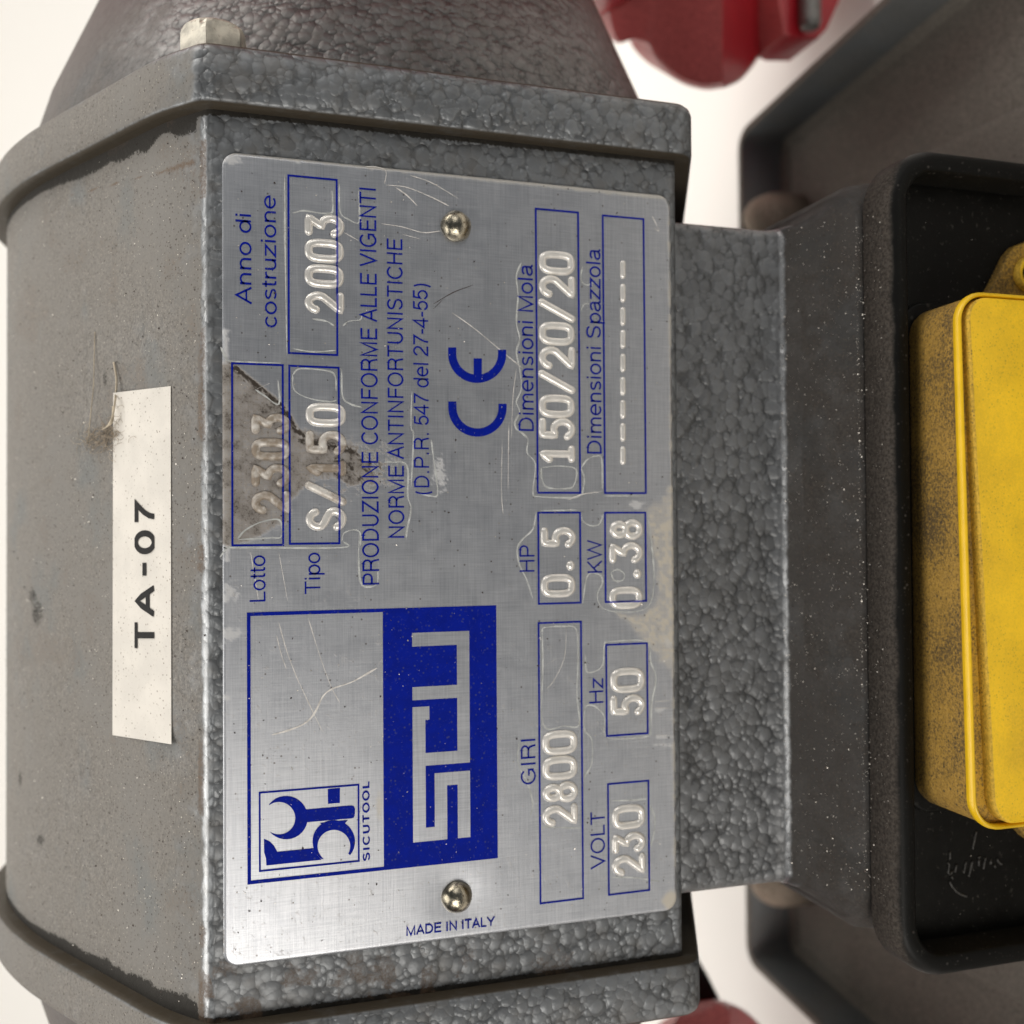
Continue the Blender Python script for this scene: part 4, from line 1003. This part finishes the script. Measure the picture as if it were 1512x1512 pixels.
scr = [k3((210, 705), (300, 680), (380, 645), (430, 590), (470, 510), (520, 470), (620, 435), (745, 365)), (1.2, k3((235, 200), (260, 300), (285, 370))), (1.2, k3((245, 130), (290, 290), (350, 445))), (1.2, k3((395, 110), (450, 290), (510, 455), (555, 540))),
       (1.1, k3((350, 440), (420, 590), (470, 690))), (1.4, k1((1050, 265), (1180, 280), (1330, 340), (1440, 395))), (1.4, k1((1110, 280), (1180, 330), (1245, 395))), (1.4, k1((1200, 205), (1330, 250), (1500, 350))), (1.2, k1((1020, 505), (1150, 525), (1280, 560), (1390, 550))),
       (1.2, k1((1150, 570), (1260, 600))), (1.2, k1((790, 560), (880, 610))), (1.2, k1((1040, 260), (1050, 180), (1000, 155), (920, 150))), (1.2, k4((110, 740), (250, 840), (400, 965), (540, 1080))), (1.0, k4((500, 1080), (480, 1250), (470, 1500))),
       (1.3, k4((1330, 230), (1360, 250), (1340, 200), (1320, 160))), (1.4, k4((300, 440), (295, 455))), (1.0, k5((415, 200), (410, 500), (420, 650))), (1.0, k5((455, 100), (450, 500))), (1.4, k5((810, 565), (900, 530), (1015, 515))),
       (1.0, k6((310, 120), (300, 260), (250, 370), (215, 410))), (1.0, k6((205, 300), (255, 270))), (1.0, k2((210, 1200), (260, 1500))), (.9, k2((385, 1200), (440, 1500))), (1.2, k2((250, 185), (330, 150))), (1.0, k6((600, 240), (595, 300))), (1.2, k6((730, 470), (800, 465))), (1.2, k6((730, 500), (805, 500))), (1.2, k6((735, 628), (810, 630)))]
strips('scratch', scr, 2.4, M_scratch, -.00004)
dsc = [(1.0, k4((0, 690), (120, 620), (240, 575))), (.8, k4((0, 720), (60, 660)))]
strips('dark_scratch', dsc, 1.0, M_darkfil, -.00004)

# ------------------------------------------------------------------ paper label on the sloping top
def lab_pt(u, v, lift):
    """u 0..1 from the image top end to the bottom end, v 0..1 from the left edge to the right edge"""
    a = np.array([167, 580]) * (1 - v) + np.array([252, 570]) * v; b = np.array([166, 1085.5]) * (1 - v) + np.array([253, 1099]) * v
    return on_body(*(a * (1 - u) + b * u), lift)
n_u, n_v = 40, 12
ny = np.array([0, 0, 0]); V = [lab_pt(i / n_u, j / n_v, .00012 + .0009 * max(0, 1 - (i / n_u * 14 + j / n_v * 2.2)) ** 2 + .0004 * max(0, 1 - ((1 - i / n_u) * 16 + (1 - j / n_v) * 2.5)) ** 2) for i in range(n_u + 1) for j in range(n_v + 1)]
F = [(i * (n_v + 1) + j, i * (n_v + 1) + j + 1, (i + 1) * (n_v + 1) + j + 1, (i + 1) * (n_v + 1) + j) for i in range(n_u) for j in range(n_v)]
lab = fix(mk('paper_label', V, F, M_label, root, label='dirty white paper sticker lettered TA-07 on the sloping top'))
n0 = lab.data.polygons[0].normal
if n0.z < 0: lab.data.flip_normals()
BOLD = {'T': G['T'], 'A': G['A'], '-': G['-'], '0': G['0'], '7': (556, [[(45, 655), (500, 655), (300, 380), (210, 180), (185, 0)]])}
def label_char(ch, ya, yb, xl=198.5, xb=227.5):
    parts = []
    for st in BOLD[ch][1]:
        st2 = []
        for a, b in zip(st[:-1], st[1:]):
            st2 += [tuple(np.array(a) * (1 - t) + np.array(b) * t) for t in (0, .33, .66)]
        st2.append(st[-1]); v, f = ribbon(st2, 140); parts.append((np.c_[v, np.zeros(len(v))], f))
    v, f = join(parts); xa, xe = v[:, 0].min(), v[:, 0].max()
    V = []
    for x, y, _ in v:
        py = ya + (x - xa) / (xe - xa) * (yb - ya)
        yy = y / 718 if ch != '-' else .5 + (y - 270) / 718
        V.append(on_body(xb + (xl - xb) * np.clip(yy, 0, 1.0), py, .00020))
    o = fix(mk('label_character', V, f, M_ink, lab, smooth=False))
for ch, a, b in (('T', 957, 919), ('A', 911, 864), ('-', 850, 831), ('0', 818.5, 783), ('7', 771, 736.5)): label_char(ch, a, b)

# ------------------------------------------------------------------ lint and filings
def fuzz(name, curves, r, label, mat):
    parts = []
    for c in curves:
        pts = [on_body(px, py, l) for px, py, l in c]
        pts = [p for p in pts if p is not None]
        if len(pts) > 1: parts.append(tube(catmull(pts, 4), r, 5))
    V, F = join(parts); o = mk(name, V, F, mat); o['label'] = label; o['category'] = 'lint'; return o
cur = []
for i in range(170):
    cx_, cy_ = random.gauss(145, 15), random.gauss(648, 9)
    if i % 3 == 0: cx_, cy_ = random.gauss(163, 5), random.gauss(636, 13)
    a = random.uniform(0, 2 * PI); c = []
    l0 = random.uniform(.0001, .0005)
    for k in range(4):
        c.append((cx_, cy_, max(.00006, l0 + random.uniform(-.0003, .0003)))); a += random.uniform(-1, 1); s_ = random.uniform(3, 8); cx_ += s_ * math.cos(a); cy_ += s_ * math.sin(a)
    cur.append(c)
fuzz('lint_tuft', cur, .000022, 'tangled brown tuft of lint clinging beside the upper corner of the paper label', m_simple('brown_lint', (.34, .28, .21), .9, 0, .3, 800, .0001))
fuzz('thread', [[(140, 490, .0001), (139, 530, .0003), (138, 570, .0006), (134, 610, .0006), (131, 640, .0004), (129, 654, .0001)]], .00006, 'thin pale thread standing up from the lint on the sloping top', M_lint)
fuzz('fibre', [[(168, 535, .0002), (172, 560, .0004), (170, 590, .0008), (166, 615, .0012), (160, 628, .0010), (152, 634, .0004)], [(167, 600, .0006), (166, 622, .0010), (158, 630, .0012)]], .00014, 'curled yellowish fibre hanging over the edge of the paper label', M_lint)

def flakes(name, pts, nrm, size, mat, label):
    V = []; F = []
    for p, n_ in zip(pts, nrm):
        n_ = np.array(n_) + rng.normal(0, .35, 3); n_ /= np.linalg.norm(n_)
        a = np.cross(n_, rng.normal(0, 1, 3)); a /= np.linalg.norm(a); b = np.cross(n_, a)
        s1 = size * min(2.0, rng.lognormal(0, .45)); s2 = s1 * rng.uniform(.3, .9); k = len(V)
        p = np.array(p) + np.array(nrm[0]) * 0
        V += [p + a * s1, p + b * s2, p - a * s1 * .8, p - b * s2 * .7]; F.append((k, k + 1, k + 2, k + 3))
    o = mk(name, V, F, mat, None, smooth=False); o['kind'] = 'stuff'; o['label'] = label; return o
U = prof_up * MM; segl = np.linalg.norm(np.diff(U, axis=0), axis=1)
def body_pts(n):
    pts, nr = [], []
    ok = np.where((U[:-1, 0] < .062))[0]; pr_ = segl[ok] / segl[ok].sum()
    for i in rng.choice(ok, n, p=pr_):
        t = rng.uniform(); e = U[i + 1] - U[i]; nn_ = np.array([-e[1], e[0]]); nn_ /= np.linalg.norm(nn_)
        if U[i][0] < .001 and rng.uniform() < .93: continue
        p = U[i] + e * t + nn_ * .00008; pts.append((rng.uniform(XL + .001, XR - .001), p[0], p[1])); nr.append((0, nn_[0], nn_[1]))
    return pts, nr
nk = [(y * MM, z * MM) for z, y, *_ in neck[3:10]] + [(-.0098, -.05525), (-.0135, -.05535)]
def ledge_pts(n):
    pts, nr = [], []
    for _ in range(n):
        i = rng.integers(0, len(nk) - 1); t = rng.uniform(); a, b = np.array(nk[i]), np.array(nk[i + 1]); p = a + (b - a) * t
        e = b - a; nn_ = np.array([e[1], -e[0]]); nn_ /= np.linalg.norm(nn_) + 1e-12
        if nn_[1] < 0: nn_ = -nn_
        p = p + nn_ * .0001; pts.append((rng.uniform(-.0475, .0465), p[0], p[1])); nr.append((0, nn_[0], nn_[1]))
    return pts, nr
def plate_pts(n):
    return [(rng.uniform(x0 + .001, x1 - .001), -.0001, rng.uniform(z0 + .001, z1 - .001)) for _ in range(n)], [(0, -1, 0)] * n
def panel_pts(n):
    return [(rng.uniform(-.052, .049), yP - .0002, rng.uniform(-.09, -.060)) for _ in range(n)], [(0, -1, 0)] * n
a = [body_pts(2200), ledge_pts(1900), plate_pts(1100), panel_pts(80)]
flakes('metal_filings', sum([q[0] for q in a], []), sum([q[1] for q in a], []), .00007, M_filing, 'fine bright metal filings sprinkled over the grinder')
a = [body_pts(2600), ledge_pts(500), plate_pts(350)]
flakes('grinding_grit', sum([q[0] for q in a], []), sum([q[1] for q in a], []), .00010, M_darkfil, 'fine dark grinding grit sprinkled over the grinder')
